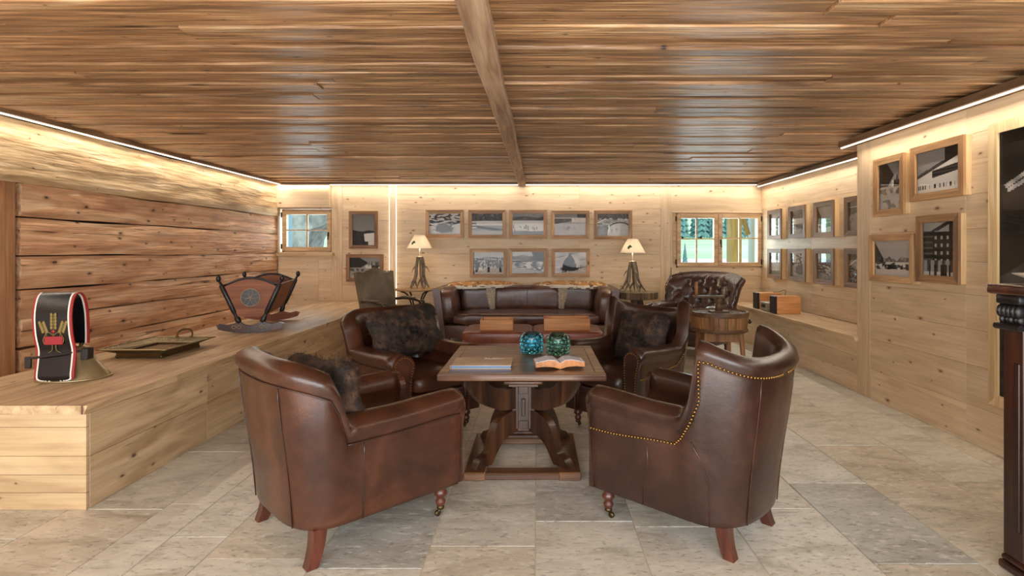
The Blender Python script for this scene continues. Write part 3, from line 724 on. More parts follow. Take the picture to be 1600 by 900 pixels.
def print_mesh(kind, w_, h_, seed, tint=(1, .95, .86), res=84, exposure=.92):
    nx = res; ny = max(8, int(res*h_/w_))
    if h_ > w_: ny = res; nx = max(8, int(res*w_/h_))
    L = paint(kind, nx, ny, seed)
    vs = [(-w_/2+w_*i/nx, 0, h_*j/ny) for j in range(ny+1) for i in range(nx+1)]
    fs = [(j*(nx+1)+i, j*(nx+1)+i+1, (j+1)*(nx+1)+i+1, (j+1)*(nx+1)+i) for j in range(ny) for i in range(nx)]
    me = bpy.data.meshes.new('print'); me.from_pydata(vs, [], fs)
    ca = me.color_attributes.new('Col', 'FLOAT_COLOR', 'CORNER'); d = []
    for j in range(ny):
        for i in range(nx):
            c = max(0.006, min(1, .5+(L[j][i]-.5)*1.15))**2.1*exposure
            d += [c*tint[0], c*tint[1], c*tint[2], 1]*4
    ca.data.foreach_set('color', d); me.materials.append(print_m); return me
def picture(px0, px1, z0, z1, kind, label, place, dark=False, group=None, deep=.055, fw=.055, seed=1, name='picture_frame', tint=(1,.95,.86), inset=.025, cat='picture'):
    w_, h_ = px1-px0, z1-z0
    if place == 'back': loc, rz = ((px0+px1)/2, D, z0), 0
    elif place == 'right': loc, rz = (XR, (px0+px1)/2, z0), -PI/2
    else: loc, rz = (XA, (px0+px1)/2, z0), -PI/2
    t = thing(name, label, cat, loc, rz, group)
    mx_, mz = (wd_dframe_x, wd_dframe_z) if dark else (wd_frame_x, wd_frame_z)
    if kind == 'poster': mx_ = mz = wd_edge
    jr = random.Random(seed*77+3)
    for side in range(4):
        bm = BM()
        a = w_/2; f = fw
        if side == 0: q = [(-a, 0), (a, 0), (a-f, f), (-a+f, f)]
        if side == 1: q = [(-a, h_), (-a+f, h_-f), (a-f, h_-f), (a, h_)]
        if side == 2: q = [(-a, 0), (-a+f, f), (-a+f, h_-f), (-a, h_)]
        if side == 3: q = [(a, 0), (a, h_), (a-f, h_-f), (a-f, f)]
        prism(bm, q, -deep, -deep+.02)
        vsf = [v for v in bm.verts if v.co.y < -deep+.001]
        for v in vsf:
            ins = abs(v.co.x) < a-f*.5 and f*.5 < v.co.z < h_-f*.5
            if ins: v.co.y += .004
        rail = obj('frame_rail', bm, mx_ if side < 2 else mz, t)
    bm = BM(); s = .003
    for q in ((-w_/2+s, -w_/2+.018, s, h_-s), (w_/2-.018, w_/2-s, s, h_-s), (-w_/2+.018, w_/2-.018, s, .018), (-w_/2+.018, w_/2-.018, h_-.018, h_-s)):
        box(bm, q[0], q[1], -deep+.0195, 0, q[2], q[3])
    obj('box_side', bm, wd_edge, t)
    me = print_mesh(kind, w_-2*fw+.03, h_-2*fw+.03, seed, tint, 220 if kind == 'poster' else (120 if place == 'right' else 84)); p = bpy.data.objects.new('print', me); link(p); p.parent = t; p.location = (0, -deep+.02+inset*.6, fw-.015)
    bm = BM(); box(bm, -w_/2+fw-.005, w_/2-fw+.005, -deep+.021, -deep+.0225, fw-.005, h_-fw+.005); obj('glass_pane', bm, pane, t)
    return t
G = 'framed winter photographs on the back wall'
def bpic(x0, x1, y0, y1, kind, label, seed, dark=False, tint=(1,.95,.86)): picture(bx(x0)*.994, bx(x1)*.994, bz(y1)+.005, bz(y0)+.005, kind, label, 'back', dark, G, seed=seed, tint=tint)
bpic(665, 724.5, 329, 372.3, 'trees', 'oak-framed photo of a carriage below snowy trees, top row, leftmost', 1)
bpic(731.6, 790.5, 329, 372.7, 'field', 'oak-framed photo of a wide snowfield, top row second from left', 2)
bpic(795.3, 854.7, 329, 373, 'skaters', 'rough light-framed photo of small skaters on ice, middle of top row', 3)
bpic(861, 921, 330, 373.5, 'walkers', 'oak-framed brownish photo of a line of walkers, top row fourth from left', 4, tint=(1,.88,.8))
bpic(928.3, 988, 329.5, 374.6, 'crowd', 'rough-framed photo of a crowd beside a snow track, top row above the right lamp', 5)
bpic(734, 792, 389, 434, 'village', 'oak-framed photo of people by sleighs, left of the lower row over the sofa', 6)
bpic(795, 855.6, 388.5, 433, 'valley', 'reddish-framed photo of a dark mountain valley, middle of the lower row', 7)
bpic(862, 921.6, 389, 433, 'sledge', 'oak-framed photo of a dark bushy fir in snow, right of the lower row', 8, tint=(1,.88,.8))
bpic(545, 590, 330.5, 389, 'river', 'upright brown-framed photo of a snowy river bank, beside the small window', 9, True)
bpic(540.5, 599, 397.6, 440, 'chalet', 'brown-framed photo of a chalet half hidden by the high-backed chair', 10, True)
G = 'framed photographs on the near right wall'
fy = F/1000
picture(5.20*fy, 5.67*fy, 1.645, 2.145, 'chalet', 'upright brown-framed photo of a dark chalet, upper left on the near right wall', 'right', False, G, seed=11, deep=.06)
picture(4.466*fy, 5.11*fy, 1.735, 2.16, 'lodge', 'wide rough-framed photo of a lodge on a snow slope, near right wall', 'right', False, G, seed=12, deep=.06)
picture(5.065*fy, 5.74*fy, 1.078, 1.485, 'mountain', 'wide light-framed photo of huts below mountains, knot in lower rail', 'right', False, G, seed=13, deep=.06)
picture(4.52*fy, 5.03*fy, 1.105, 1.615, 'hotel', 'upright dark-framed photo of a tall hotel front, lower right on the near right wall', 'right', True, G, seed=14, deep=.06)
picture(1.75, 3.69, .335, 2.18, 'poster', 'huge dark photographic poster in a pale frame behind the carved cabinet', 'right', False, None, deep=.045, fw=.068, seed=15, name='framed_poster', tint=(1,.97,.9), cat='poster')
G = 'framed photographs in the alcove'
ysp = [(9.02, 9.55), (8.21, 8.76), (7.42, 7.96), (6.58, 7.16)]
nm = ['beside the back corner', 'second from the back corner', 'third from the back corner', 'half hidden by the near wall edge']
kd = ['valley', 'field', 'mountain', 'walkers', 'skaters', 'trees', 'valley', 'crowd']
for k, (a, b) in enumerate(ysp):
    picture(a*.88, b*.88, 1.51, 1.945, kd[k], 'weathered frame with reflecting glass, upper alcove row, '+nm[k], 'alcove', True, G, seed=20+k, deep=.075, fw=.06)
    picture(a*.88, b*.88, .935, 1.37, kd[k+4], 'weathered frame with reflecting glass, lower alcove row, '+nm[k], 'alcove', True, G, seed=30+k, deep=.075, fw=.06)
# ------------------------------------------------------------------ armchairs
def sst(a, b, x):
    t = max(0, min(1, (x-a)/(b-a))); return t*t*(3-2*t)
def upath(w_, yf, yr, n_e=3.0, ns=14, nc=26):
    """horseshoe from left front, round the back, to right front: (x, y, nx, ny)"""
    pts = []; ystart = yr+w_*.78
    for i in range(ns): pts.append((-w_, yf+(ystart-yf)*i/ns))
    for i in range(nc+1):
        th = PI*i/nc; c, s = math.cos(th), math.sin(th)
        pts.append((-w_*math.copysign(abs(c)**(2/n_e), c), ystart-(ystart-yr)*abs(s)**(2/n_e)))
    for i in range(ns): pts.append((w_, ystart+(yf-ystart)*(i+1)/ns))
    dense = []
    for a, b in zip(pts, pts[1:]):
        d = math.hypot(b[0]-a[0], b[1]-a[1]); k = max(1, int(d/.03))
        for j in range(k): dense.append((a[0]+(b[0]-a[0])*j/k, a[1]+(b[1]-a[1])*j/k))
    dense.append(pts[-1])
    out = []
    for i, p in enumerate(dense):
        a = dense[max(0, i-2)]; b = dense[min(len(dense)-1, i+2)]
        tx, ty = b[0]-a[0], b[1]-a[1]; l_ = math.hypot(tx, ty); out.append((p[0], p[1], ty/l_*-1*-1, -tx/l_*-1*-1))
    res = []
    for x, y, nx_, ny_ in out:
        nx_, ny_ = ny_, -nx_
        # outward: away from centre (0,0)
        tx = -ny_; 
        res.append((x, y))
    fin = []
    for i, p in enumerate(res):
        a = res[max(0, i-2)]; b = res[min(len(res)-1, i+2)]
        tx, ty = b[0]-a[0], b[1]-a[1]; l_ = math.hypot(tx, ty)
        nx_, ny_ = ty/l_, -tx/l_
        if nx_*p[0]+ny_*(p[1]-.1) < 0: nx_, ny_ = -nx_, -ny_
        fin.append((p[0], p[1], nx_, ny_))
    return fin
def tub(parent, P, mat, name='shell'):
    st = P['path']; bm = BM(); rings = []
    z0 = P['z0']
    for (x, y, nx_, ny_) in st:
        H, T, ln, bu = P['H'](x, y), P['T'](x, y), P['lean'](x, y), P['bulge'](x, y)
        r = T/2
        zs_ = .34
        q = [(-.03, z0), (-.004, z0+.008), (0, z0+.03), (ln*.2, z0+(H-z0)*.3), (ln*.55, z0+(H-z0)*.6), (ln*.8-.004, H-T*.95), (ln*.86-.012, H-T*.82)]
        c = ln-r+bu*.3
        q += [(ln+bu, H-r*1.0), (ln+bu*.9-r*.16, H-r*.42), (c+r*.25, H-r*.06), (c-r*.25, H), (c-r*.75, H-r*.22), (c-r*1.0, H-r*.7), (ln-T-.006, H-T)]
        q += [(ln*.5-T, .55 if H > .6 else H-T*1.2), (-T-.01, .42), (-T, .26), (-.03-T*.6, z0)]
        rings.append([bm.verts.new((x+nx_*d, y+ny_*d, z)) for d, z in q])
    n = len(rings[0])
    for a, b in zip(rings, rings[1:]):
        for k in range(n): bm.faces.new((a[k], a[(k+1)%n], b[(k+1)%n], b[k]))
    # rounded ends (slightly shrunk caps)
    for rg, s in ((rings[0], 1), (rings[-1], -1)):
        cen = sum((v.co for v in rg), Vector())/n
        r2 = [bm.verts.new(cen+(v.co-cen)*.86+Vector((0, .014, 0))) for v in rg]
        r3 = [bm.verts.new(cen+(v.co-cen)*.5+Vector((0, .018, 0))) for v in rg]
        for k in range(n):
            bm.faces.new((rg[k], rg[(k+1)%n], r2[(k+1)%n], r2[k])); bm.faces.new((r2[k], r2[(k+1)%n], r3[(k+1)%n], r3[k]))
        bm.faces.new(r3)
    return obj(name, bm, mat, parent, True)
def outer_pt(P, i, z, off=0):
    x, y, nx_, ny_ = P['path'][i]; H, T, ln = P['H'](x, y), P['T'](x, y), P['lean'](x, y); z0 = P['z0']
    prof = [(z0, 0), (z0+(H-z0)*.3, ln*.2), (z0+(H-z0)*.6, ln*.55), (H-T*.95, ln*.8), (H-T*.82, ln*.86-.01), (H, ln)]
    d = ln
    for (a, da), (b, db) in zip(prof, prof[1:]):
        if a <= z <= b: d = da+(db-da)*(z-a)/max(1e-6, b-a); break
    return Vector((x+nx_*(d+off), y+ny_*(d+off), z))
def studs(parent, pts, r=.0065, step=.0165, name='nail_trim', mat=None):
    bm = BM(); acc = 0; last = None; cnt = 0
    path = [Vector(p) for p in pts]
    for a, b in zip(path, path[1:]):
        L_ = (b-a).length; t = step-acc if last is not None else 0
        while t <= L_:
            p = a+(b-a)*(t/L_) if L_ else a
            bmesh.ops.create_icosphere(bm, subdivisions=1, radius=r, matrix=Matrix.Translation(p)); cnt += 1; t += step; last = p
        acc = (acc+L_) % step if last is not None else 0
    return obj(name, bm, mat or brass, parent, True, kind='stuff')
def front_leg(parent, x, y, h=.16):
    bm = BM(); s = h/.16
    prof = [(.026, .165*s), (.030, .150*s), (.021, .140*s), (.031, .122*s), (.033, .108*s), (.022, .096*s), (.019, .086*s), (.026, .074*s), (.024, .062*s), (.016, .045*s)]
    lathe(bm, prof, 16, (x, y, 0)); lg = obj('leg', bm, wd_leg, parent, True)
    bm = BM(); lathe(bm, [(.019, .052*s), (.019, .036*s), (.013, .030*s)], 12, (x, y, 0))
    tube(bm, [(x, y, .04), (x+.004, y-.012, .028), (x, y-.018, .016)], .006, 6)
    lathe(bm, [(.009, -.008), (.015, -.005), (.015, .005), (.009, .008)], 14, M=Matrix.Translation((x, y-.018, .015))@Matrix.Rotation(PI/2, 4, 'Y'))
    obj('caster', bm, brass_d, lg, True, label='small brass caster wheel')
def back_leg(parent, x, y, h=.16, sx_=1):
    bm = BM(); N_ = 6; rg = []
    for i in range(N_+1):
        t = i/N_; z = h*(1-t)+.0; out = .035*t*t; hw = .030-.006*t
        rg.append([bm.verts.new((x+a*hw+sx_*out*.25, y-out+b*hw, z)) for a, b in ((-1,-1),(1,-1),(1,1),(-1,1))])
    for a, b in zip(rg, rg[1:]):
        for k in range(4): bm.faces.new((a[k], a[(k+1)%4], b[(k+1)%4], b[k]))
    bm.faces.new(rg[0]); bm.faces.new(rg[-1][::-1]); obj('leg', bm, wd_leg, parent)
def piping(parent, P, idx, zf, r=.0035, mat=None):
    bm = BM(); tube(bm, [outer_pt(P, i, zf(i), .002) for i in idx], r, 6); return obj('piping', bm, mat or lt_b, parent, True)
def yidx(P, side, y):   # station index on a given side nearest to y
    best = None
    for i, s in enumerate(P['path']):
        if s[0]*side > 0 and (best is None or abs(s[1]-y) < abs(P['path'][best][1]-y)): best = i
    return best
def seat_parts(t, P, mat, w_in, yf, yb, zc0=.33, zc1=.475):
    bm = BM(); box(bm, -w_in-.02, w_in+.02, yb, yf-.02, P['z0'], .335, .012, segs=2); obj('seat_base', bm, mat, t, math.radians(50))
    bm = BM(); sellip(bm, (0, (yf+yb)/2+.02, (zc0+zc1)/2), (w_in, (yf-yb)/2+.01, (zc1-zc0)/2), .3, .55, 40, 14,
        fn=lambda p: Vector((p.x, p.y, p.z+(.02*(1-(p.x/w_in)**2) if p.z > 0 else 0)))); obj('seat_cushion', bm, mat, t, True)
# --- type A: rolled arms, low square back
PA = dict(path=upath(.355, .40, -.40, 3.4), z0=.15)
def arm_side(y): return sst(-.30, -.17, y)          # 0 at the back, 1 along the arms
PA['H'] = lambda x, y: .885-.085*sst(-.40, -.20, y)*(1) if y < -.262 else .80-(.80-.625)*sst(-.262, -.20, y)+.015*sst(.0, .4, y)
PA['T'] = lambda x, y: .12+.02*arm_side(y)
PA['lean'] = lambda x, y: .095-.075*arm_side(y)
PA['bulge'] = lambda x, y: .0+.03*arm_side(y)
def armchair_a():
    t = thing('leather_armchair', '', 'armchair')
    tub(t, PA, lt_a, 'shell')
    i0, i1 = yidx(PA, -1, -.20), yidx(PA, 1, -.20)
    piping(t, PA, range(i0, i1+1), lambda i: PA['H'](*PA['path'][i][:2])-PA['T'](*PA['path'][i][:2])*.86, mat=lt_b)
    for s in (-1, 1):
        js = [i for i in range(len(PA['path'])) if PA['path'][i][0]*s > 0 and PA['path'][i][1] > -.22]
        piping(t, PA, js, lambda i: PA['H'](*PA['path'][i][:2])-PA['T'](*PA['path'][i][:2])*.86, mat=lt_b)
        i = yidx(PA, s, -.14); bm = BM(); tube(bm, [outer_pt(PA, i, z, .001) for z in (.16, .25, .35, .45, .5)], .003, 6); obj('seam', bm, lt_b, t, True)
        i = min(range(len(PA['path'])), key=lambda k: (abs(PA['path'][k][0]-s*.24) + (0 if PA['path'][k][1] < -.3 else 9)))
        bm = BM(); tube(bm, [outer_pt(PA, i, z, .001) for z in (.16, .3, .45, .6, .72, .78)], .003, 6); obj('seam', bm, lt_b, t, True)
        # arm front: scrolled panel with nail heads
        xc = s*.288; ol = []
        for k in range(13):
            a = PI*k/12; ol.append((xc+.082*math.cos(a), .545+.082*math.sin(a)))
        ol = [(xc+.055, .16)]+[(xc+.052, .33), (xc+.062, .46)]+ol+[(xc-.062, .46), (xc-.05, .33), (xc-.052, .16)]
        bm = BM(); prism(bm, ol, .40, .434); obj('arm_front', bm, lt_a, t)
        inn = [(xc+(x-xc)*.82, z if z < .5 else .545+(z-.545)*.82) for x, z in ol]
        studs(t, [(x, .436, z) for x, z in inn], .006, .019)
    seat_parts(t, PA, lt_a, .235, .43, -.27)
    for s in (-1, 1): front_leg(t, s*.29, .335); back_leg(t, s*.29, -.30, sx_=s)
    return t
# --- type B: winged back, nail-trimmed
PB = dict(path=upath(.315, .37, -.38, 2.6), z0=.14)
PB['H'] = lambda x, y: (.88+.085*sst(-.40, -.20, y) if y < -.215 else .965-(.965-.645)*sst(-.215, -.165, y)+.02*sst(0, .35, y))
PB['T'] = lambda x, y: .105+.015*sst(-.2, -.1, y)
PB['lean'] = lambda x, y: .10-.015*sst(-.35, -.2, y)-.05*sst(-.2, -.1, y)
PB['bulge'] = lambda x, y: .012*sst(-.2, -.1, y)
def armchair_b():
    t = thing('wing_armchair', '', 'armchair')
    tub(t, PB, lt_b, 'shell')
    for s in (-1, 1):
        js = [i for i in range(len(PB['path'])) if PB['path'][i][0]*s > 0]
        js.sort(key=lambda i: -PB['path'][i][1] if PB['path'][i][1] > -.2 else 1-PB['path'][i][1])
        arm = [i for i in js if PB['path'][i][1] > -.10]
        pts = [outer_pt(PB, i, .455+.03*sst(.3, -.1, PB['path'][i][1]), .003) for i in arm]
        i = yidx(PB, s, -.15); pts.append(outer_pt(PB, i, .52, .004)); i = yidx(PB, s, -.19); pts.append(outer_pt(PB, i, .60, .004))
        i = yidx(PB, s, -.225); pts += [outer_pt(PB, i, .70, .004), outer_pt(PB, i, .80, .004), outer_pt(PB, i, .875, .004)]
        back = [i for i in js if PB['path'][i][1] < -.235 and abs(PB['path'][i][0]) > .02]
        back.sort(key=lambda i: -abs(PB['path'][i][0]) + (PB['path'][i][1]*-.5))
        back = sorted(back, key=lambda i: i if s < 0 else -i)
        pts += [outer_pt(PB, i, PB['H'](*PB['path'][i][:2])-.082, .004) for i in back]
        studs(t, pts, .0072, .0175)
        i = yidx(PB, s, -.16); 
        bm = BM(); tube(bm, [outer_pt(PB, yidx(PB, s, y_), z, .001) for y_, z in ((-.16, .52), (-.20, .44), (-.235, .34), (-.25, .24), (-.25, .15))], .0028, 6); obj('seam', bm, lt_a, t, True)
        bm = BM(); tube(bm, [outer_pt(PB, yidx(PB, s, y_), z, .001) for y_, z in ((.04, .45), (.06, .34), (.08, .24), (.09, .15))], .0025, 6); obj('seam', bm, lt_a, t, True)
        xc = s*.268; ol = []
        for k in range(13):
            a = PI*k/12; ol.append((xc+.068*math.cos(a)+s*.012, .585+.062*math.sin(a)))
        ol = [(xc+.05, .15), (xc+.05, .33), (xc+.058, .48)]+ol+[(xc-.054, .48), (xc-.048, .33), (xc-.05, .15)]
        bm = BM(); prism(bm, ol, .37, .398); obj('arm_front', bm, lt_b, t)
        studs(t, [(xc+(x-xc)*.82, .40, z if z < .5 else .585+(z-.585)*.82) for x, z in ol], .006, .018)
    i = len(PB['path'])//2; bm = BM()
    for s in (-1, 1):
        i = min(range(len(PB['path'])), key=lambda k: (abs(PB['path'][k][0]-s*.17) + (0 if PB['path'][k][1] < -.2 else 9)))
        tube(bm, [outer_pt(PB, i, z, .001) for z in (.15, .3, .45, .6, .72, .8)], .0028, 6)
    obj('seam', bm, lt_a, t, True)
    seat_parts(t, PB, lt_b, .225, .40, -.25)
    for s in (-1, 1): front_leg(t, s*.265, .315, .15); back_leg(t, s*.21, -.27, .15, s)
    return t
def rzf(theta): return math.radians(theta)-PI/2     # local +Y faces theta
A = armchair_a(); A.location = (-.937, 2.813, 0); A.rotation_euler = (0, 0, rzf(44.6))
A['label'] = 'cognac leather armchair seen from behind, nearest on the left of the oak table'
dup(A, (-.985, 4.315, 0), rzf(-48), 'cognac leather armchair facing the room, beyond the table on the left, beside the bench')
B = armchair_b(); B.location = (.77, 2.80, 0); B.rotation_euler = (0, 0, rzf(137))
B['label'] = 'oxblood winged armchair with a long nail-head line seen from behind, nearest on the right'
dup(B, (.72, 4.33, 0), rzf(226.6), 'oxblood winged armchair facing the room beyond the table on the right')
for o in COL.objects:
    if o.name.startswith(('leather_armchair', 'wing_armchair')): o['group'] = 'armchairs around the oak table'
# --- cushions
def cushion(loc, rz, tilt, w_, h_, label, seed=1, d=.09, roll=0):
    bm = BM()
    sellip(bm, (0, 0, 0), (w_/2, h_/2, d), .36, .9, 48, 20, M=Matrix.Rotation(PI/2, 4, 'X'))
    for v in bm.verts:
        u, z = v.co.x/(w_/2), v.co.z/(h_/2)
        k = (abs(u)*abs(z)); v.co.x *= 1+.16*k; v.co.z *= 1+.16*k
        v.co += v.normal*0 + Vector((nz(v.co, 9, seed), nz(v.co, 9, seed+2), nz(v.co, 9, seed+4)))*.018
    rr = random.Random(seed); bm.faces.ensure_lookup_table(); fs = [(f.calc_center_median(), f.normal.copy()) for f in bm.faces]
    bm.normal_update(); fs = [(f.calc_center_median(), f.normal.copy()) for f in bm.faces]
    bmh = BM()
    for _ in range(5200):
        c, nn = rr.choice(fs)
        if nn.dot(c) < 0: nn = -nn
        c = c+Vector((rr.uniform(-.012, .012), rr.uniform(-.004, .004), rr.uniform(-.012, .012)))
        cl = nz(c, 14, seed+8)
        dr = (nn*.8+Vector((cl*1.2+rr.uniform(-.5, .5), rr.uniform(-.4, .4), -.7+nz(c, 12, seed)+rr.uniform(-.4, .4)))).normalized()
        s = dr.cross(nn+Vector((.1, .2, .3))).normalized()*.0022; L_ = rr.uniform(.014, .03)
        v = [bmh.verts.new(c-s), bmh.verts.new(c+s), bmh.verts.new(c+dr*L_)]; bmh.faces.new(v)
    t = thing('fur_cushion', label, 'cushion', loc, 0, 'dark fur cushions on the armchairs')
    t.rotation_mode = 'ZXY' if False else 'XYZ'
    t.matrix_world = Matrix.Translation(loc)@Matrix.Rotation(rz, 4, 'Z')@Matrix.Rotation(tilt, 4, 'X')@Matrix.Rotation(roll, 4, 'Y')
    obj('cover', bm, fur_dark, t, True)
    me = bpy.data.meshes.new('fur_pile'); bmh.to_mesh(me); bmh.free(); me.materials.append(fur_dark)
    o = bpy.data.objects.new('fur_pile', me); link(o); o.parent = t; o['kind'] = 'stuff'
    return t
def loc_on(o, r, f, z):
    a = o.rotation_euler.z+PI/2; fx, fy_ = math.cos(a), math.sin(a); return (o.location.x+fx*f+fy_*r, o.location.y+fy_*f-fx*r, z)
A2 = bpy.data.objects['leather_armchair.001']; B2 = bpy.data.objects['wing_armchair.001']
cushion(loc_on(A, .06, -.16, .66), A.rotation_euler.z+.15, math.radians(16), .48, .36, 'dark fur cushion in the near left armchair, mostly behind its back', 1)
cushion(loc_on(A2, -.03, -.12, .70), A2.rotation_euler.z+.12+PI, math.radians(-20), .60, .38, 'wide dark fur cushion in the far left armchair', 2, roll=-.07)
cushion(loc_on(B2, .0, -.17, .67), B2.rotation_euler.z+PI, math.radians(-18), .42, .36, 'square dark fur cushion in the far winged armchair', 3)
# ------------------------------------------------------------------ oak table
TX, TY = -.09, 3.61
tb = thing('oak_table', 'square oak pedestal table with curved legs between the four armchairs', 'table', (TX, TY, 0))
hx, hy = .478, .475
bm = BM(); box(bm, -hx+.06, hx-.06, -hy+.06, hy-.06, .622, .6495, .001); obj('tabletop', bm, wd_table, tb)
for q in ((-hx, hx, -hy, -hy+.059), (-hx, hx, hy-.059, hy), (-hx, -hx+.059, -hy+.06, hy-.06), (hx-.059, hx, -hy+.06, hy-.06)):
    bm = BM(); box(bm, q[0], q[1], q[2], q[3], .612, .65, .005, segs=2); obj('top_border', bm, wd_table, tb)
for q in ((-.34, .34, -.345, -.255), (-.34, .34, .26, .35)):
    bm = BM(); box(bm, q[0], q[1], q[2], q[3], 0.0, .042, .006); obj('base_rail', bm, wd_table, tb)
for s in (-1, 1):
    bm = BM(); box(bm, min(s*.345, s*.215), max(s*.345, s*.215), -.355, .36, 0.001, .048, .006); obj('base_rail', bm, wd_table, tb)
bm = BM(); box(bm, -.074, .074, -.074, .074, .20, .515, .003)
for s in (-1, 1):
    for q in (((-.072, -.032), (.22, .49)), ((.032, .072), (.22, .49))): box(bm, q[0][0], q[0][1], s*.079-.006, s*.079+.006, q[1][0], q[1][1], .002)
    box(bm, -.03, .03, s*.079-.006, s*.079+.006, .44, .49, .002); box(bm, -.03, .03, s*.079-.006, s*.079+.006, .22, .27, .002)
    box(bm, -.012, .012, s*.081-.010, s*.081+.004, .30, .41, .004)
obj('pedestal', bm, wd_table_leg, tb)
bm = BM(); box(bm, -.125, .125, -.125, .125, .505, .53, .012, segs=2); box(bm, -.095, .095, -.095, .095, .485, .506, .004); obj('pedestal_cap', bm, wd_table, tb, math.radians(40))
bm = BM(); box(bm, -.088, .088, -.088, .088, .185, .205, .005); box(bm, -.10, .10, -.10, .10, .165, .186, .005); obj('pedestal_foot', bm, wd_table_leg, tb)
for q in ((-.34, .34, -.33, -.27), (-.34, .34, .27, .33)):
    bm = BM(); box(bm, q[0], q[1], q[2], q[3], .585, .615, .004); obj('bearer', bm, wd_table_leg, tb)
for ang in (45, 135, 225, 315):
    M = Matrix.Rotation(math.radians(ang), 4, 'Z')
    lo = spline([(.05, 0, .345), (.16, 0, .355), (.26, 0, .39), (.35, 0, .445), (.41, 0, .52), (.425, 0, .595)], 6); up = spline([(.31, 0, .595), (.275, 0, .535), (.20, 0, .495), (.12, 0, .48), (.05, 0, .485)], 6)
    bm = BM(); prism(bm, [(p.x+.03, p.z) for p in lo+up], -.026, .026, M); obj('bracket_arm', bm, wd_table_leg, tb)
    ou = spline([(.05, 0, .335), (.13, 0, .335), (.215, 0, .295), (.27, 0, .21), (.30, 0, .125), (.36, 0, .095), (.395, 0, .048)], 6)
    inn = spline([(.27, 0, .048), (.235, 0, .10), (.19, 0, .155), (.13, 0, .19), (.05, 0, .20)], 6)
    bm = BM(); prism(bm, [(p.x+.02, p.z) for p in ou+inn], -.028, .028, M); obj('leg', bm, wd_table_leg, tb)
def scr(px, py, z):     # photograph pixel at a given height -> floor position
    y = (H0-z)*F/(py-VY); return ((px-VX)/F*y, y)
# magazine
x, y = scr(754, 568, .66)
mg = thing('magazine', 'slim hardback magazine with beige cover and blue page edge, front left of the tabletop', 'book', (x, y, .65), 0)
bm = BM(); box(bm, -.175, .175, -.105, .125, .004, .018); obj('pages', bm, flat('blue_page_edge', hexc(96,128,168), .5), mg)
bm = BM(); box(bm, -.18, .18, -.11, .13, 0, .004); box(bm, -.18, .18, -.11, .13, .018, .0215); box(bm, -.182, -.178, -.11, .13, 0, .0215)
obj('cover', bm, noisy('magazine_cover', [(150,124,96), (176,152,122), (200,182,156)], 3, .25, 0), mg)
fc = bpy.data.curves.new('cover_lettering', 'FONT'); fc.body = 'RUDNI'; fc.size = .042; fc.extrude = .0004
fo = bpy.data.objects.new('cover_lettering', fc); link(fo); fo.parent = mg; fo.location = (0, .085, .0222); fc.materials.append(paper)
me_ = bpy.data.meshes.new_from_object(fo.evaluated_get(bpy.context.evaluated_depsgraph_get())); bpy.data.objects.remove(fo)
fo = bpy.data.objects.new('cover_lettering', me_); link(fo); fo.parent = mg; fo.location = (0, .085, .0222)
# open book carving
x, y = scr(873, 568, .67)
bo = thing('open_book', 'carved wooden open book with white lined pages lying on the tabletop', 'book', (x, y, .651), math.radians(6))
for s in (-1, 1):
    top = [(s*.0, .030), (s*.03, .050), (s*.07, .052), (s*.11, .044), (s*.145, .036)]
    ol = top+[(s*.145, .012), (s*.09, .016), (s*.04, .012), (0, 0)]
    bm = BM(); prism(bm, ol, -.07, .06); obj('page_block', bm, wd_cherry_y, bo)
    bm = BM(); tp = [(a, b+.0005) for a, b in top]; prism(bm, tp+[(a, b+.0025) for a, b in tp[::-1]], -.068, .058); pg = obj('page', bm, paper, bo)
    bm = BM()
    for k in range(7):
        yy = -.055+.018*k; pts = [(s*(.012+.02*j), yy+.006*j*(k/6-.4), .0) for j in range(7)]
        def zt(xx): 
            xx = abs(xx)
            for (a, b), (c, d_) in zip(top, top[1:]):
                if abs(a) <= xx <= abs(c): return b+(d_-b)*(xx-abs(a))/(abs(c)-abs(a))
            return top[-1][1]
        tube(bm, [(p[0], p[1], zt(p[0])+.0035) for p in pts], .0009, 4)
    obj('page_line', bm, flat('grey_line', hexc(120,120,124), .7), pg)
# knobbly glass vessels
for px, py, col, label in ((831, 552, (.30, .78, .90, 1), 'knobbly blue glass tealight holder, left one of the pair'), (872, 554, (.42, .68, .60, 1), 'knobbly green glass tealight holder, right one beside the open book')):
    x, y = scr(px, py, .65); gv = thing('glass_holder', label, 'candle holder', (x, y, .6505), 0, 'glass holders on the oak table')
    m = glassm('tinted_glass', col)
    bm = BM(); lathe(bm, [(.001, 0), (.048, 0), (.06, .010), (.067, .05), (.067, .10), (.060, .138), (.055, .142), (.050, .138), (.056, .10), (.056, .05), (.048, .02), (.001, .016)], 32, cap=False)
    obj('vessel', bm, m, gv, True)
    for k in range(5):
        for j in range(12):
            if k == 4 and j % 2: continue
            a = 2*PI*(j+.5*(k % 2))/12; z = .018+.025*k; r = .0705 if 0 < k < 4 else .066
            bm = BM(); sellip(bm, (0, 0, 0), (.013, .014, .012), 1, 1, 10, 6, M=Matrix.Translation((r*math.cos(a), r*math.sin(a), z))@Matrix.Rotation(a-PI/2, 4, 'Z'))
            obj('glass_knob', bm, m, gv, True)
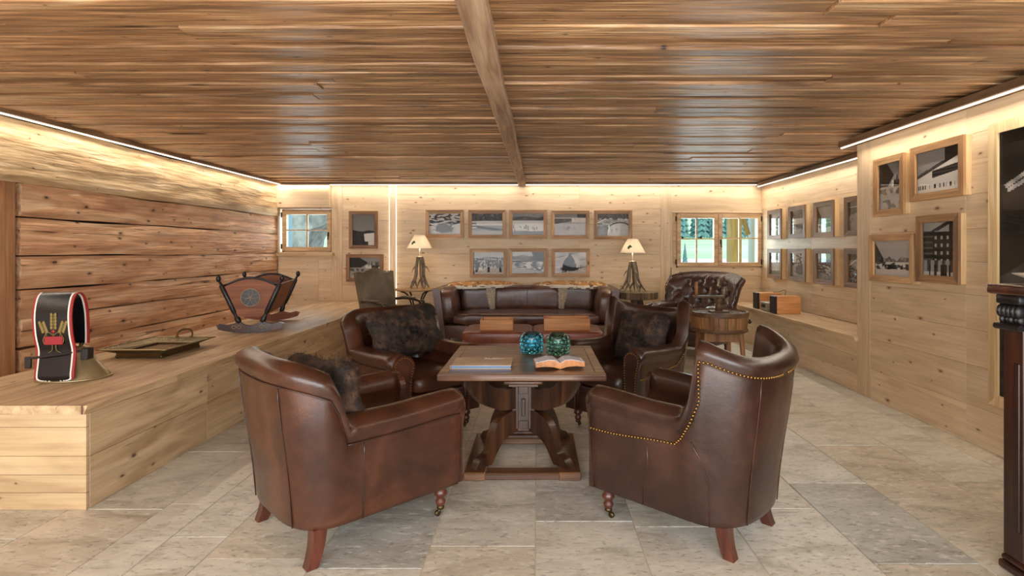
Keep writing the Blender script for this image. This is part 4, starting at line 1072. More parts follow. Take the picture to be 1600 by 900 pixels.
# ------------------------------------------------------------------ ottomans and trays
ot = thing('ottoman', 'square reddish leather ottoman, left of the pair before the sofa', 'ottoman', (-.455, 6.52, 0), 0, 'leather ottomans before the sofa')
bm = BM(); sellip(bm, (0, 0, .375), (.395, .36, .074), .22, .28, 56, 18); obj('cushion_top', bm, lt_red, ot, True)
bm = BM(); box(bm, -.385, .385, -.35, .35, .09, .35, .02, segs=2); obj('body', bm, lt_red, ot, math.radians(40))
for a in (-.34, .34):
    for b in (-.3, .3): bm = BM(); box(bm, a-.025, a+.025, b-.025, b+.025, 0, .1, .004); obj('leg', bm, wd_leg, ot)
dup(ot, (.345, 6.52, 0), 0, 'square reddish leather ottoman, right of the pair before the sofa')
def tray_box(x0, x1, y0, y1, z, h, label):
    t = thing('wooden_box', label, 'box', ((x0+x1)/2, (y0+y1)/2, z), 0, 'open wooden boxes on the ottomans'); a, b = (x1-x0)/2, (y1-y0)/2
    bm = BM(); box(bm, -a, a, -b, b, 0, .01); obj('bottom', bm, wd_box, t)
    for q in ((-a, a, -b, -b+.012), (-a, a, b-.012, b), (-a, -a+.012, -b+.012, b-.012), (a-.012, a, -b+.012, b-.012)):
        bm = BM(); box(bm, q[0], q[1], q[2], q[3], .01, h, .002); obj('side', bm, wd_box, t)
tray_box(-.648, -.28, 6.26, 6.57, .449, .115, 'small open cherry-wood box on the left ottoman')
tray_box(.072, .59, 6.26, 6.57, .449, .13, 'long open cherry-wood box on the right ottoman')
# ------------------------------------------------------------------ sofa
so = thing('leather_sofa', 'long brown leather sofa with bolster arms below the framed photographs', 'sofa', (-.16, 7.75, 0))
def wrink(p, s=1): return p+Vector((0, nz(p, 6, s)*.012, nz(p, 8, s+2)*.012))
bm = BM(); box(bm, -1.16, 1.16, .02, .85, .12, .30, .015, segs=2); obj('base', bm, lt_sofa, so, math.radians(40))
bm = BM(); sellip(bm, (0, .33, .385), (1.04, .36, .095), .16, .45, 70, 18, fn=lambda p: wrink(p, 2)); obj('seat_cushion', bm, lt_sofa, so, True)
for k, (a, b) in enumerate(((-1.0, -.5), (-.5, .5), (.5, 1.0))):
    bm = BM(); sellip(bm, ((a+b)/2, .70, .62), ((b-a)/2, .12, .20), .2 if k == 1 else .3, .5, 48, 18, fn=lambda p, k=k: wrink(p, k+3)+Vector((0, .02*math.cos(p.x*3), 0))); obj('back_cushion', bm, lt_sofa, so, True)
bm = BM(); tube(bm, [(0.005, .575, z) for z in (.46, .55, .65, .75, .80)], .004, 6); obj('seam', bm, lt_sofa, so, True)
bm = BM(); box(bm, -1.12, 1.12, .74, .90, .12, .78, .04, segs=3); obj('back_frame', bm, lt_sofa, so, math.radians(40))
for s in (-1, 1):
    bm = BM(); prism(bm, [(s*1.12, .12), (s*1.20, .12), (s*1.31, .80), (s*1.27, .82), (s*1.20, .78)], .0, .9); obj('arm_panel', bm, lt_sofa, so)
    bm = BM(); sellip(bm, (0, 0, 0), (.115, .42, .27), .35, .62, 32, 22, fn=lambda p: wrink(p, s+8), M=Matrix.Translation((s*1.11, .44, .56))@Matrix.Rotation(s*.10, 4, 'Y')); obj('arm_bolster', bm, lt_sofa, so, True)
    for yy in (.08, .82): bm = BM(); box(bm, s*1.1-.03, s*1.1+.03, yy-.03, yy+.03, 0, .125, .004); obj('leg', bm, wd_dark, so)
# fox hides
def hide(pts_fn, label, loc, seed, mirror):
    rr = random.Random(seed); bm = BM(); cl = bm.loops.layers.float_color.new('Col')
    rxx = [1]
    def colr(x, y, e):
        if rxx[0] < .056: return (.76, .68, .54) if rr.random() > .2 else (.62, .42, .22)
        w_ = .5+.5*nz((x*3, y*3, seed)); 
        if e > .95: c = (.80, .74, .62)
        elif w_ > .42: c = (.62, .33, .12)
        else: c = (.72, .52, .28)
        if rr.random() < .12: c = (.2, .13, .08)
        return c
    def add(vv, c):
        f = bm.faces.new(vv)
        for l_ in f.loops: l_[cl] = (c[0], c[1], c[2], 1)
    for (cx_, cy_, cz_, rx, ry, rz_) in pts_fn:
        rxx[0] = rx
        n0 = 18
        for j in range(8):
            for i in range(n0):
                th0, th1 = 2*PI*i/n0, 2*PI*(i+1)/n0; p0, p1 = PI/2*j/8-.15, PI/2*(j+1)/8-.15
                q = [Vector((cx_+rx*math.cos(p)*math.cos(t), cy_+ry*math.cos(p)*math.sin(t), cz_+rz_*math.sin(p))) for t, p in ((th0, p0), (th1, p0), (th1, p1), (th0, p1))]
                c = colr(q[0].x*4, q[0].z*4, math.cos(p0))
                add([bm.verts.new(v) for v in q], c)
        for _ in range(int(900*max(rx, .12)/.25)):
            t = rr.uniform(0, 2*PI); p = math.asin(rr.uniform(-.2, 1)); nrm = Vector((math.cos(p)*math.cos(t), math.cos(p)*math.sin(t), math.sin(p)))
            b_ = Vector((cx_+rx*nrm.x, cy_+ry*nrm.y, cz_+rz_*nrm.z)); d = (nrm+Vector((rr.uniform(-.6, .6), rr.uniform(-.5, .2), rr.uniform(-.9, .1)))).normalized()
            s = d.cross(Vector((.3, .5, .2))).normalized()*.003; L_ = rr.uniform(.015, .035)
            add([bm.verts.new(b_-s), bm.verts.new(b_+s), bm.verts.new(b_+d*L_)], colr(b_.x*4, b_.z*4, math.cos(p)))
    me = bpy.data.meshes.new('fox_hide'); bm.to_mesh(me); bm.free(); me.materials.append(hide_m)
    o = bpy.data.objects.new('fox_hide', me); link(o); o.location = loc; tag(o, label, 'fur hide', 'fox hides over the sofa back')
def hide_pts(s):
    p = [(s*1.02, .70, .79, .20, .19, .08), (s*.84, .68, .79, .2, .20, .085), (s*.66, .69, .80, .2, .19, .08), (s*.50, .70, .80, .18, .16, .08), (s*.36, .74, .81, .15, .11, .055), (s*.24, .76, .815, .11, .06, .032), (s*.14, .77, .81, .07, .03, .018)]
    p += [(s*(.54-.03*k/9), .60-.06*min(1, k/3), .76-.033*k, .055-.0045*k, .045-.003*k, .045) for k in range(10)]
    return p
hide(hide_pts(-1), 'orange and white fox hide over the left half of the sofa back', so.location, 3, 1)
hide(hide_pts(1), 'orange and white fox hide over the right half of the sofa back', so.location, 4, 1)
# ------------------------------------------------------------------ side tables and antler lamps
def shade(parent, r0, r1, z0, z1):
    bm = BM(); n = 32; a = lathe(bm, [(r0, z0), (r1, z1)], n, cap=False); sh = obj('lamp_shade', bm, linen, parent, True)
    bm = BM()
    for rr_, zz in ((r0, z0), (r1, z1)): tube(bm, [(rr_*math.cos(2*PI*i/24), rr_*math.sin(2*PI*i/24), zz) for i in range(24)], .003, 5, True)
    obj('shade_rim', bm, flat('cream_rim', hexc(232,222,200), .6), sh, True)
    bm = BM()
    for (u, v_, rot) in ((-.55, .45, .3), (-.42, .5, -.5), (-.5, .36, 1.2), (-.35, .42, .1), (-.6, .34, 2)):
        a = -PI/2+u; t = v_; rad = r0+(r1-r0)*t+.003; z = z0+(z1-z0)*t; c = Vector((rad*math.cos(a), rad*math.sin(a), z))
        tg = Vector((-math.sin(a), math.cos(a), 0)); upv = Vector(((r1-r0)*math.cos(a), (r1-r0)*math.sin(a), z1-z0)).normalized()
        pts = []
        for k in range(10):
            th = 2*PI*k/10; q = .026 if k % 2 == 0 else .017
            pts.append(bm.verts.new(c+tg*(math.cos(th)*q*math.cos(rot)-math.sin(th)*q*.5*math.sin(rot))+upv*(math.cos(th)*q*math.sin(rot)+math.sin(th)*q*.5*math.cos(rot))))
        bm.faces.new(pts)
    obj('leaf_motif', bm, leaf_green, sh, label='green holly leaf motif on the shade')
def antler_lamp(loc, label, scale_h, seed, shade_r, spread_):
    t = thing('antler_lamp', label, 'lamp', loc, 0, 'antler table lamps beside the sofa'); rr = random.Random(seed)
    Hh = scale_h
    for k in range(5):
        a = 2*PI*k/5+.5+seed; ca, sa = math.cos(a), math.sin(a); sp = spread_*rr.uniform(.8, 1.05); bow = rr.uniform(.03, .07)
        pts = spline([(ca*sp, sa*sp, .004), (ca*sp*.72, sa*sp*.72, Hh*.16), (ca*sp*.42, sa*sp*.42, Hh*.42), (ca*(.06), sa*(.06), Hh*.72), (ca*.03, sa*.03, Hh)], 5)
        n = len(pts); rad = lerp_list([.006, .014, .02, .021, .024], n)
        bm = BM(); tube(bm, pts, rad, 8)
        i = n*2//5; p = pts[i]
        br = spline([p, p+Vector((ca*.02-sa*.04, sa*.02+ca*.04, -.06)), p+Vector((ca*.0-sa*.06, sa*.0+ca*.06, -.14))], 4); tube(bm, br, lerp_list([.014, .012, .003], len(br)), 7)
        if k % 2 == 0:
            p = pts[int(n*.74)]; br = spline([p, p+Vector((ca*.05, sa*.05, -.03)), p+Vector((ca*.085, sa*.085, -.10))], 4); tube(bm, br, lerp_list([.012, .009, .002], len(br)), 7)
        obj('antler', bm, antler_m, t, True)
    bm = BM(); lathe(bm, [(.052, Hh-.02), (.055, Hh), (.045, Hh+.012), (.01, Hh+.014)], 16); obj('antler_crown', bm, antler_m, t, True)
    bm = BM(); lathe(bm, [(.006, Hh), (.006, Hh+.17)], 10); obj('lamp_stem', bm, flat('ivory_stem', hexc(226,214,188), .5), t, True)
    shade(t, shade_r, shade_r*.42, Hh+.13, Hh+.33)
    bm = BM(); bmesh.ops.create_uvsphere(bm, u_segments=14, v_segments=10, radius=.028, matrix=Matrix.Translation((0, 0, Hh+.20))); obj('bulb', bm, emis('bulb_glow', (1,.8,.55,1), 12), t, True)
    l_ = light('lamp_bulb', 'POINT', (loc[0], loc[1], loc[2]+Hh+.16), 5, (1, .82, .58)); l_.data.shadow_soft_size = .035
    return t
lx, ly = (651-VX)/F*8.25, 8.25
t = thing('round_side_table', 'round wooden table with curved black iron legs under the left lamp', 'table', (lx, ly, 0))
bm = BM(); lathe(bm, [(.28, .755), (.312, .760), (.318, .772), (.312, .785), (.001, .786)], 40, cap=False); obj('tabletop', bm, wood('side_table_top', [(168,132,92), (192,156,112)], 'X', .45, .02, coord='object', vary=.02), t, True)
for k in range(4):
    a = PI/4+k*PI/2; ca, sa = math.cos(a), math.sin(a)
    pts = spline([(ca*.27, sa*.27, .755), (ca*.16, sa*.16, .70), (ca*.08, sa*.08, .52), (ca*.07, sa*.07, .30), (ca*.16, sa*.16, .10), (ca*.26, sa*.26, .01)], 6)
    bm = BM(); tube(bm, pts, .011, 8); obj('leg', bm, black_iron, t, True)
bm = BM(); lathe(bm, [(.09, .33), (.095, .34), (.09, .35)], 20); obj('leg_collar', bm, black_iron, t, True)
antler_lamp((lx+.045, ly, .787), 'antler lamp with cream holly shade on the round iron-legged table, left of the sofa', .46, 1, .185, .17)
lx, ly = (995-VX)/F*8.05, 8.05
t = thing('log_slice_table', 'round log-slice table with bark edge and splayed branch legs, right of the sofa', 'table', (lx, ly, 0))
bm = BM(); N = 60; rg = []
for z in (.655, .66, .70, .745, .75):
    k = .985 if z in (.655, .75) else 1
    rg.append([bm.verts.new((.305*k*(1+.02*nz((math.cos(2*PI*i/N)*3, math.sin(2*PI*i/N)*3, z), 1, 5))*math.cos(2*PI*i/N), .305*k*(1+.03*nz((math.cos(2*PI*i/N)*9, math.sin(2*PI*i/N)*9, z), 1, 6))*math.sin(2*PI*i/N), z)) for i in range(N)])
for a, b in zip(rg, rg[1:]):
    for i in range(N): bm.faces.new((a[i], a[(i+1)%N], b[(i+1)%N], b[i]))
bm.faces.new(rg[0]); obj('bark_edge', bm, wd_bark, t)
bm = BM(); lathe(bm, [(.296, .74), (.296, .7515)], 40); obj('tabletop', bm, noisy('log_top', [(96,84,58), (132,116,82)], 6, .4, .2), t)
for k in range(4):
    a = PI/4+k*PI/2+.3; bm = BM(); tube(bm, spline([(math.cos(a)*.05, math.sin(a)*.05, .66), (math.cos(a)*.12, math.sin(a)*.12, .35), (math.cos(a)*.22, math.sin(a)*.22, .01)], 5), lerp_list([.034, .028, .026], 11), 9); obj('leg', bm, wd_bark, t, True)
antler_lamp((lx-.06, ly, .7535), 'antler lamp with cream leaf-print shade on the log-slice table, right of the sofa', .43, 2, .18, .20)
# ------------------------------------------------------------------ high-backed side chair
hc = thing('high_backed_chair', 'grey-brown leather open armchair with a scalloped high back beside the bench end', 'armchair', (-2.06, 7.25, 0), rzf(-33))
def panel(bm, outline, d0, d1, M=None, bulge=.02, ring=3):
    n = len(outline); cx_ = sum(p[0] for p in outline)/n; cz_ = sum(p[1] for p in outline)/n
    back = [bm.verts.new((x, d0, z)) for x, z in outline]; prev = [bm.verts.new((x, d1, z)) for x, z in outline]
    for i in range(n): bm.faces.new((back[i], back[(i+1)%n], prev[(i+1)%n], prev[i]))
    bm.faces.new(back); allv = back+prev
    for k in range(1, ring+1):
        s = 1-k/(ring+1)*.75; d = d1+bulge*math.sin(PI/2*k/ring)
        cur = [bm.verts.new((cx_+(x-cx_)*s, d, cz_+(z-cz_)*s)) for x, z in outline]; allv += cur
        for i in range(n): bm.faces.new((prev[i], prev[(i+1)%n], cur[(i+1)%n], cur[i]))
        prev = cur
    bm.faces.new(prev)
    if M is not None: bmesh.ops.transform(bm, matrix=M, verts=allv)
crest = [(-.31, 1.08), (-.27, 1.09), (-.2, 1.075), (-.12, 1.10), (0, 1.135), (.12, 1.10), (.2, 1.075), (.27, 1.09), (.31, 1.08)]
ol = [(-.27, .52)]+crest+[(.27, .52)]
ol = [ol[0]]+ol[1:]
MB_ = Matrix.Translation((0, .02, .5))@Matrix.Rotation(math.radians(10), 4, 'X')@Matrix.Translation((0, 0, -.5))
bm = BM(); panel(bm, ol, -.05, .0, MB_, .035, 4); obj('backrest', bm, lt_grey, hc, math.radians(50))
studs(hc, [MB_@Vector((x*.985, .006, z-.006 if z > 1 else z)) for x, z in ol], .005, .022)
bm = BM(); box(bm, -.315, .315, -.02, .62, .36, .42, .008); obj('seat_rail', bm, wd_leg, hc)
bm = BM(); sellip(bm, (0, .30, .45), (.31, .33, .05), .2, .5, 40, 12); obj('seat', bm, lt_grey, hc, True)
studs(hc, [(-.32, 0, .425), (-.32, .625, .425), (.32, .625, .425), (.32, 0, .425)], .007, .022)
for s in (-1, 1):
    bm = BM(); tube(bm, spline([(s*.29, .0, .70), (s*.31, .15, .715), (s*.315, .34, .70), (s*.315, .44, .68)], 6), .024, 8, flat=.8); lathe(bm, [(.03, -.028), (.034, 0), (.03, .028)], 12, M=Matrix.Translation((s*.315, .45, .672))@Matrix.Rotation(PI/2, 4, 'Y')); obj('arm', bm, wd_dark, hc, True)
    bm = BM(); sellip(bm, (s*.312, .2, .727), (.032, .13, .016), .5, .7, 18, 8); obj('arm_pad', bm, lt_grey, hc, True)
    bm = BM(); tube(bm, spline([(s*.315, .44, .67), (s*.31, .41, .58), (s*.305, .44, .48), (s*.30, .46, .38)], 6), .022, 8); obj('arm_support', bm, wd_dark, hc, True)
    bm = BM(); box(bm, s*.29-.026, s*.29+.026, .56, .612, 0, .38, .005); obj('leg', bm, wd_leg, hc)
    bm = BM(); tube(bm, [(s*.27, .02, .40), (s*.27, -.02, .2), (s*.27, -.08, .0)], .024, 4); obj('leg', bm, wd_leg, hc)
# ------------------------------------------------------------------ tufted chair
tf = thing('tufted_armchair', 'dark brown button-tufted leather armchair below the right-hand window', 'armchair', (2.24, 7.55, 0), rzf(224))
bm = BM(); NX, NZ = 72, 48; W2, Z0, Z1 = .46, .40, 1.06
btn = []
for r_ in range(4):
    for c_ in range(-2, 3):
        xx = c_*.165+(.0825 if r_ % 2 else 0)
        if abs(xx) < .40: btn.append((xx, .52+r_*.13))
def tuft(x, z):
    d = min(math.hypot((x-a), (z-b)) for a, b in btn); pit = math.exp(-(d/.035)**2)
    u = ((x/.165)+(z-.52)/.26) % 1; v_ = ((x/.165)-(z-.52)/.26) % 1
    fold = max(math.exp(-((min(u, 1-u))/.07)**2), math.exp(-((min(v_, 1-v_))/.07)**2))
    m = 1 if .50 < z < .94 else max(0, 1-abs(z-(.5 if z < .6 else .94))/.08)
    return -.035*pit-.014*fold*m
front, rear = [], []
for j in range(NZ+1):
    z = Z0+(Z1-Z0)*j/NZ; fr, rw = [], []
    fan = 1+.22*((z-Z0)/(Z1-Z0))
    for i in range(NX+1):
        x = -W2+2*W2*i/NX; q = abs(x)/W2; curve = .26*q**2.6; roll = -.10*sst(.90, 1.06, z)**2; leanb = -.20*(z-Z0)/.66
        edge = .05*sst(.93, 1, q)
        fr.append(bm.verts.new((x*fan, .03+curve+roll+leanb+tuft(x, z)-edge, z-.05*q**3+(-.03*q**6))))
        rw.append(bm.verts.new((x*fan*1.0, -.11+curve*.95+roll*.6+leanb+edge*.6, z-.05*q**3-.03-(.03*q**6))))
    front.append(fr); rear.append(rw)
for g_, flip in ((front, 0), (rear, 1)):
    for j in range(NZ):
        for i in range(NX): bm.faces.new((g_[j][i], g_[j][i+1], g_[j+1][i+1], g_[j+1][i]))
for j in range(NZ):
    for i in (0, NX): bm.faces.new((front[j][i], front[j+1][i], rear[j+1][i], rear[j][i]))
for i in range(NX):
    for j in (0, NZ): bm.faces.new((front[j][i], front[j][i+1], rear[j][i+1], rear[j][i]))
obj('backrest', bm, lt_dark, tf, True)
for (a, b) in btn:
    q = abs(a)/W2; yy = .03+.26*q**2.6-.20*(b-Z0)/.66-.038
    bm = BM(); sellip(bm, (a*(1+.22*((b-Z0)/.66)), yy, b-.05*q**3), (.012, .008, .012), 1, 1, 10, 6); obj('button', bm, lt_dark, tf, True)
bm = BM(); sellip(bm, (0, .36, .40), (.36, .36, .09), .2, .5, 40, 12); obj('seat_cushion', bm, lt_dark, tf, True)
bm = BM(); box(bm, -.40, .40, -.02, .66, .14, .34, .02, segs=2); obj('seat_base', bm, lt_dark, tf, math.radians(40))
for s in (-1, 1):
    bm = BM(); box(bm, min(s*.36, s*.45), max(s*.36, s*.45), 0, .66, .16, .56, .02, segs=2); tube(bm, [(s*.42, .02, .58), (s*.43, .3, .585), (s*.43, .62, .58), (s*.43, .68, .57)], [.075, .075, .078, .06], 14); obj('arm', bm, lt_dark, tf, math.radians(60))
    for yy in (.05, .60): bm = BM(); lathe(bm, [(.022, .15), (.028, .12), (.018, .09), (.024, .06), (.014, 0)], 12, (s*.36, yy, 0)); obj('leg', bm, wd_leg, tf, True)
# ------------------------------------------------------------------ barrel table
ba = thing('barrel_table', 'old half-barrel table on four wooden legs behind the winged armchairs', 'table', (2.05, 6.30, 0.012))
for k in range(20):
    a0, a1 = 2*PI*k/20+.008, 2*PI*(k+1)/20-.008; bm = BM(); q = []
    for z, r in ((.435, .295), (.52, .308), (.60, .312)):
        q.append([bm.verts.new((rr_*math.cos(a), rr_*math.sin(a), z)) for a, rr_ in ((a0, r), ((a0+a1)/2, r+.002), (a1, r), (a1, r-.03), (a0, r-.03))])
    for a, b in zip(q, q[1:]):
        for i in range(5): bm.faces.new((a[i], a[(i+1)%5], b[(i+1)%5], b[i]))
    bm.faces.new(q[0]); bm.faces.new(q[-1][::-1]); obj('stave', bm, wd_barrel, ba)
bm = BM(); lathe(bm, [(.285, .60), (.318, .60), (.322, .63), (.316, .652), (.296, .654), (.290, .64), (.285, .60)], 48, cap=False); obj('top_hoop', bm, wd_barrel_d, ba, math.radians(40))
bm = BM(); lathe(bm, [(.28, .43), (.306, .43), (.314, .445), (.310, .47), (.28, .47)], 48, cap=False); obj('bottom_hoop', bm, wd_barrel_d, ba, math.radians(40))
bm = BM(); lathe(bm, [(.29, .615), (.29, .637)], 40); obj('lid', bm, flat('waxed_lid', hexc(150,140,124), .15), ba)
for (a, b) in ((-.19, -.17), (.19, -.17), (.17, .19), (-.17, .19)):
    bm = BM(); tube(bm, [(a, b, .43), (a*1.15, b*1.15, 0)], [.03, .024], 8); obj('leg', bm, wd_barrel, ba, math.radians(40))
for q in ((-.2, .2, -.19, -.165), (-.2, .2, .165, .19), (-.2, -.175, -.165, .165), (.175, .2, -.165, .165)):
    bm = BM(); box(bm, q[0], q[1], q[2], q[3], .33, .43, .003); obj('apron', bm, wd_barrel, ba)
bm = BM(); lathe(bm, [(.016, 0), (.016, .03), (.008, .03), (.008, .05)], 10, M=Matrix.Translation((.31, -.03, .53))@Matrix.Rotation(PI/2, 4, 'Y')); box(bm, .33, .345, -.045, -.015, .51, .56, .003); obj('spigot', bm, black_iron, ba, math.radians(40))
bm = BM(); box(bm, -.10, .10, -.07, .07, .637, .655, .004); ck = obj('crank_plate', bm, wd_barrel_d, ba)
bm = BM(); lathe(bm, [(.042, .655), (.038, .70), (.045, .72), (.028, .735), (.045, .75), (.038, .78), (.03, .80)], 16, (.0, 0, 0)); obj('crank_post', bm, wd_barrel_d, ba, True)
bm = BM(); box(bm, -.29, .05, -.03, .03, .80, .825, .005); obj('crank_bar', bm, wd_barrel_d, ba)
bm = BM(); lathe(bm, [(.017, .825), (.019, .9), (.017, .975), (.012, .98)], 12, (-.255, 0, 0)); obj('crank_handle', bm, wd_barrel, ba, True)
# ------------------------------------------------------------------ hi-fi on the alcove shelf
def speaker(loc, label):
    t = thing('bookshelf_speaker', label, 'speaker', loc, 0, 'small speakers on the alcove shelf')
    bm = BM(); box(bm, .025, .33, -.085, .085, 0, .225, .004); obj('cabinet', bm, wd_box, t)
    bm = BM(); box(bm, 0, .024, -.088, .088, 0, .227, .006); obj('grille', bm, black, t)
    return t
speaker((3.035, 7.20, .5352), 'orange wood speaker with black grille, the nearer of two on the alcove shelf')
speaker((3.05, 7.80, .5352), 'orange wood speaker with black grille, the farther one near the window')
t = thing('mini_receiver', 'small silver stereo receiver between the two speakers on the alcove shelf', 'stereo', (3.045, 7.50, .5352))
bm = BM(); box(bm, 0, .25, -.105, .105, .008, .118, .004); obj('housing', bm, flat('silver_plastic', hexc(176,172,160), .35, .6), t)
bm = BM(); box(bm, -.004, .001, -.06, .06, .045, .09); obj('display', bm, black, t)
for yy in (-.08, .08): bm = BM(); lathe(bm, [(.014, 0), (.014, .012)], 14, M=Matrix.Translation((-.0, yy, .06))@Matrix.Rotation(-PI/2, 4, 'Y')); obj('knob', bm, silver, t)
for k in range(4):
    bm = BM(); box(bm, .05+.045*k, .08+.045*k, -.108, -.104, .03, .1); obj('cooling_slot', bm, black, t)
bm = BM(); tube(bm, spline([(3.30, 7.5, .62), (3.36, 7.55, .80), (3.34, 7.7, .775), (3.30, 7.8, .765)], 6), .004, 6); tag(obj('speaker_cable', bm, black), 'thin dark cable looping over the speakers', 'cable')
# ------------------------------------------------------------------ bell with embroidered strap
be_ = thing('cow_bell', 'bronze cowbell with red-edged black embroidered strap standing on the bench', 'bell', (-2.93, 3.52, BZ), math.radians(8))
bm = BM(); prof = [(.20, 0), (.195, .012), (.165, .05), (.125, .10), (.10, .15), (.085, .185), (.05, .205), (.001, .21)]
vs = lathe(bm, prof, 36, cap=False)
for v in vs: v.co.y *= .8
obj('bell_body', bm, bronze, be_, True)
bm = BM(); tube(bm, [(.200*math.cos(2*PI*i/36), .16*math.sin(2*PI*i/36), .006) for i in range(36)], .006, 6, True); obj('bell_rim', bm, bronze, be_, True)
bm = BM(); tube(bm, spline([(-.04, 0, .20), (-.04, 0, .235), (0, 0, .25), (.04, 0, .235), (.04, 0, .20)], 5), .012, 8); obj('bell_loop', bm, brass_d, be_, True)
loop = spline([(0, -.17, .02), (0, -.178, .05), (0, -.155, .14), (0, -.145, .20), (0, -.16, .30), (0, -.155, .42), (0, -.12, .515), (0, -.07, .54), (0, -.025, .51), (0, -.005, .42), (0, -.01, .30), (0, -.02, .22)], 6)
def strap(bm, hw0, hw1, off, thick, pts=None):
    pts = pts or loop; n = len(pts); rg = []
    for i, p in enumerate(pts):
        a, b = pts[max(0, i-1)], pts[min(n-1, i+1)]; tg = (b-a).normalized(); nr = Vector((0, -tg.z, tg.y))
        tap = 1-.55*max(0, 1-i/6)**2
        tap = math.sqrt(max(0.02, 1-max(0, 1-(i+.3)/5)**2)); sh = -.028*(p.z-.1)/.4
        rg.append([bm.verts.new(Vector((hw*tap+sh, p.y, p.z))-nr*o_*-1) for hw, o_ in ((hw0, off), (hw1, off), (hw1, off+thick), (hw0, off+thick))])
    for a, b in zip(rg, rg[1:]):
        for k in range(4): bm.faces.new((a[k], a[(k+1)%4], b[(k+1)%4], b[k]))
    bm.faces.new(rg[0]); bm.faces.new(rg[-1][::-1])
# orientation check: outside of the loop is -y at the front, so the normal must point there
bm = BM(); strap(bm, -.108, .108, -.004, .008); obj('strap', bm, red_leather, be_, math.radians(40), label='red leather backing of the strap')
bm = BM(); strap(bm, -.090, .090, -.0065, .013); sp_ = obj('strap_face', bm, black_leather, be_, math.radians(40), label='glossy black strap face')
bm = BM()
for s in (-1, 1):
    for i in range(0, len(loop)*2-2):
        t_ = i/2; a = loop[int(t_)]; b = loop[min(len(loop)-1, int(t_)+1)]; p = a+(b-a)*(t_-int(t_))
        k = int(t_); tg = (loop[min(len(loop)-1, k+1)]-loop[max(0, k-1)]).normalized(); nr = Vector((0, -tg.z, tg.y))
        tap = math.sqrt(max(0.02, 1-max(0, 1-(t_+.3)/5)**2)); sh = -.028*(p.z-.1)/.4
        box(bm, -.004, .004, -.008, .008, -.005, .005, M=Matrix.Translation((s*.091*tap+sh, p.y, p.z)))
obj('stitching', bm, white_stitch, be_, kind='stuff')
bm = BM()
def emb(pts, r): tube(bm, pts, r, 5, flat=1)
yf_ = -.166
for (x0, z0, dx, dz) in ((-.01, .27, 0, .15), (-.04, .27, -.035, .10), (.02, .27, .03, .10)):
    emb([(x0, yf_, z0), (x0+dx*.6, yf_, z0+dz*.6), (x0+dx, yf_, z0+dz)], .002)
    for k in range(5):
        u = .45+.13*k
        for s in (-1, 1): sellip(bm, (x0+dx*u+s*.011, yf_-.001, z0+dz*u), (.008, .003, .012), 1, 1, 8, 5)
for s in (-1, 1):
    emb(spline([(-.01, yf_, .29), (s*.03-.01, yf_, .31), (s*.055-.01, yf_, .27), (s*.05-.01, yf_, .24)], 4), .002); emb(spline([(-.01+s*.01, yf_+.005, .24), (-.01+s*.012, yf_+.008, .20), (-.01+s*.035, yf_+.01, .185)], 4), .002)
obj('embroidery', bm, gold_thread, sp_, True)
bm = BM(); box(bm, -.058, .042, -.172, -.164, .235, .285, .002); obj('name_patch', bm, red_leather, sp_, label='small red leather patch')
bm = BM(); sellip(bm, (-.01, -.168, .315), (.012, .004, .009), 1, 1, 10, 6); obj('flower', bm, red_leather, sp_, True)
bm = BM(); tube(bm, [(-.15, -.165, .155), (-.06, -.175, .165), (.06, -.172, .18), (.13, -.10, .19)], .007, 8); box(bm, -.165, -.13, -.172, -.155, .095, .165, .004); box(bm, .11, .15, -.12, -.06, .13, .20, .004); obj('strap_bar', bm, black_iron, be_, math.radians(40))
# ------------------------------------------------------------------ pierced tray
tr = thing('pierced_tray', 'tarnished silver tray with pierced flared rim lying on the bench', 'tray', (-2.965, 4.37, BZ))
bm = BM(); box(bm, -.165, .165, -.225, .225, .028, .034, .002); obj('tray_bottom', bm, flat('tray_mirror', hexc(150,128,104), .22, .9), tr)
bm = BM()
for q in ((-.17, .17, -.23, -.222), (-.17, .17, .222, .23), (-.17, -.162, -.222, .222), (.162, .17, -.222, .222)): box(bm, *q, .006, .045)
for a in (-1, 1):
    for b in (-1, 1): sellip(bm, (a*.165, b*.225, .012), (.014, .014, .012), 1, 1, 8, 6)
obj('tray_gallery', bm, brass_d, tr)
bm = BM(); rr = random.Random(6)
def rimp(u, t):  # u around 0..4, t 0..1 outward
    k = int(u) % 4; f = u-int(u); a, b = .168+.085*t, .228+.085*t; z = .042+.035*t
    c = [(-a, -b), (a, -b), (a, b), (-a, b)]; p, q = c[k], c[(k+1) % 4]; return Vector((p[0]+(q[0]-p[0])*f, p[1]+(q[1]-p[1])*f, z))
for t_ in (0, 1): tube(bm, [rimp(4*i/64, t_) for i in range(64)], .006, 6, True)
NU = 96
for i in range(NU):
    u = 4*i/NU; c = rimp(u+.02, .5); ring = []
    for k in range(9):
        a = 2*PI*k/8; p = rimp((u+.02+.018*math.cos(a)) % 4, .5+.42*math.sin(a)); ring.append(p)
    tube(bm, ring, .0042, 4)
    tube(bm, [rimp(u, 0), rimp((u+.035) % 4, .5), rimp(u, 1)], .004, 4)
obj('pierced_rim', bm, silver, tr, True, kind='stuff')
bm = BM()
for s in (1,):
    tube(bm, spline([(-.06, s*.30, .07), (-.06, s*.315, .11), (-.03, s*.32, .135), (.03, s*.32, .14), (.06, s*.315, .11), (.06, s*.30, .07)], 6), .007, 8)
    for a in (-.06, .06): sellip(bm, (a, s*.302, .075), (.016, .01, .012), 1, 1, 8, 6)
obj('tray_handle', bm, brass_d, tr, True)
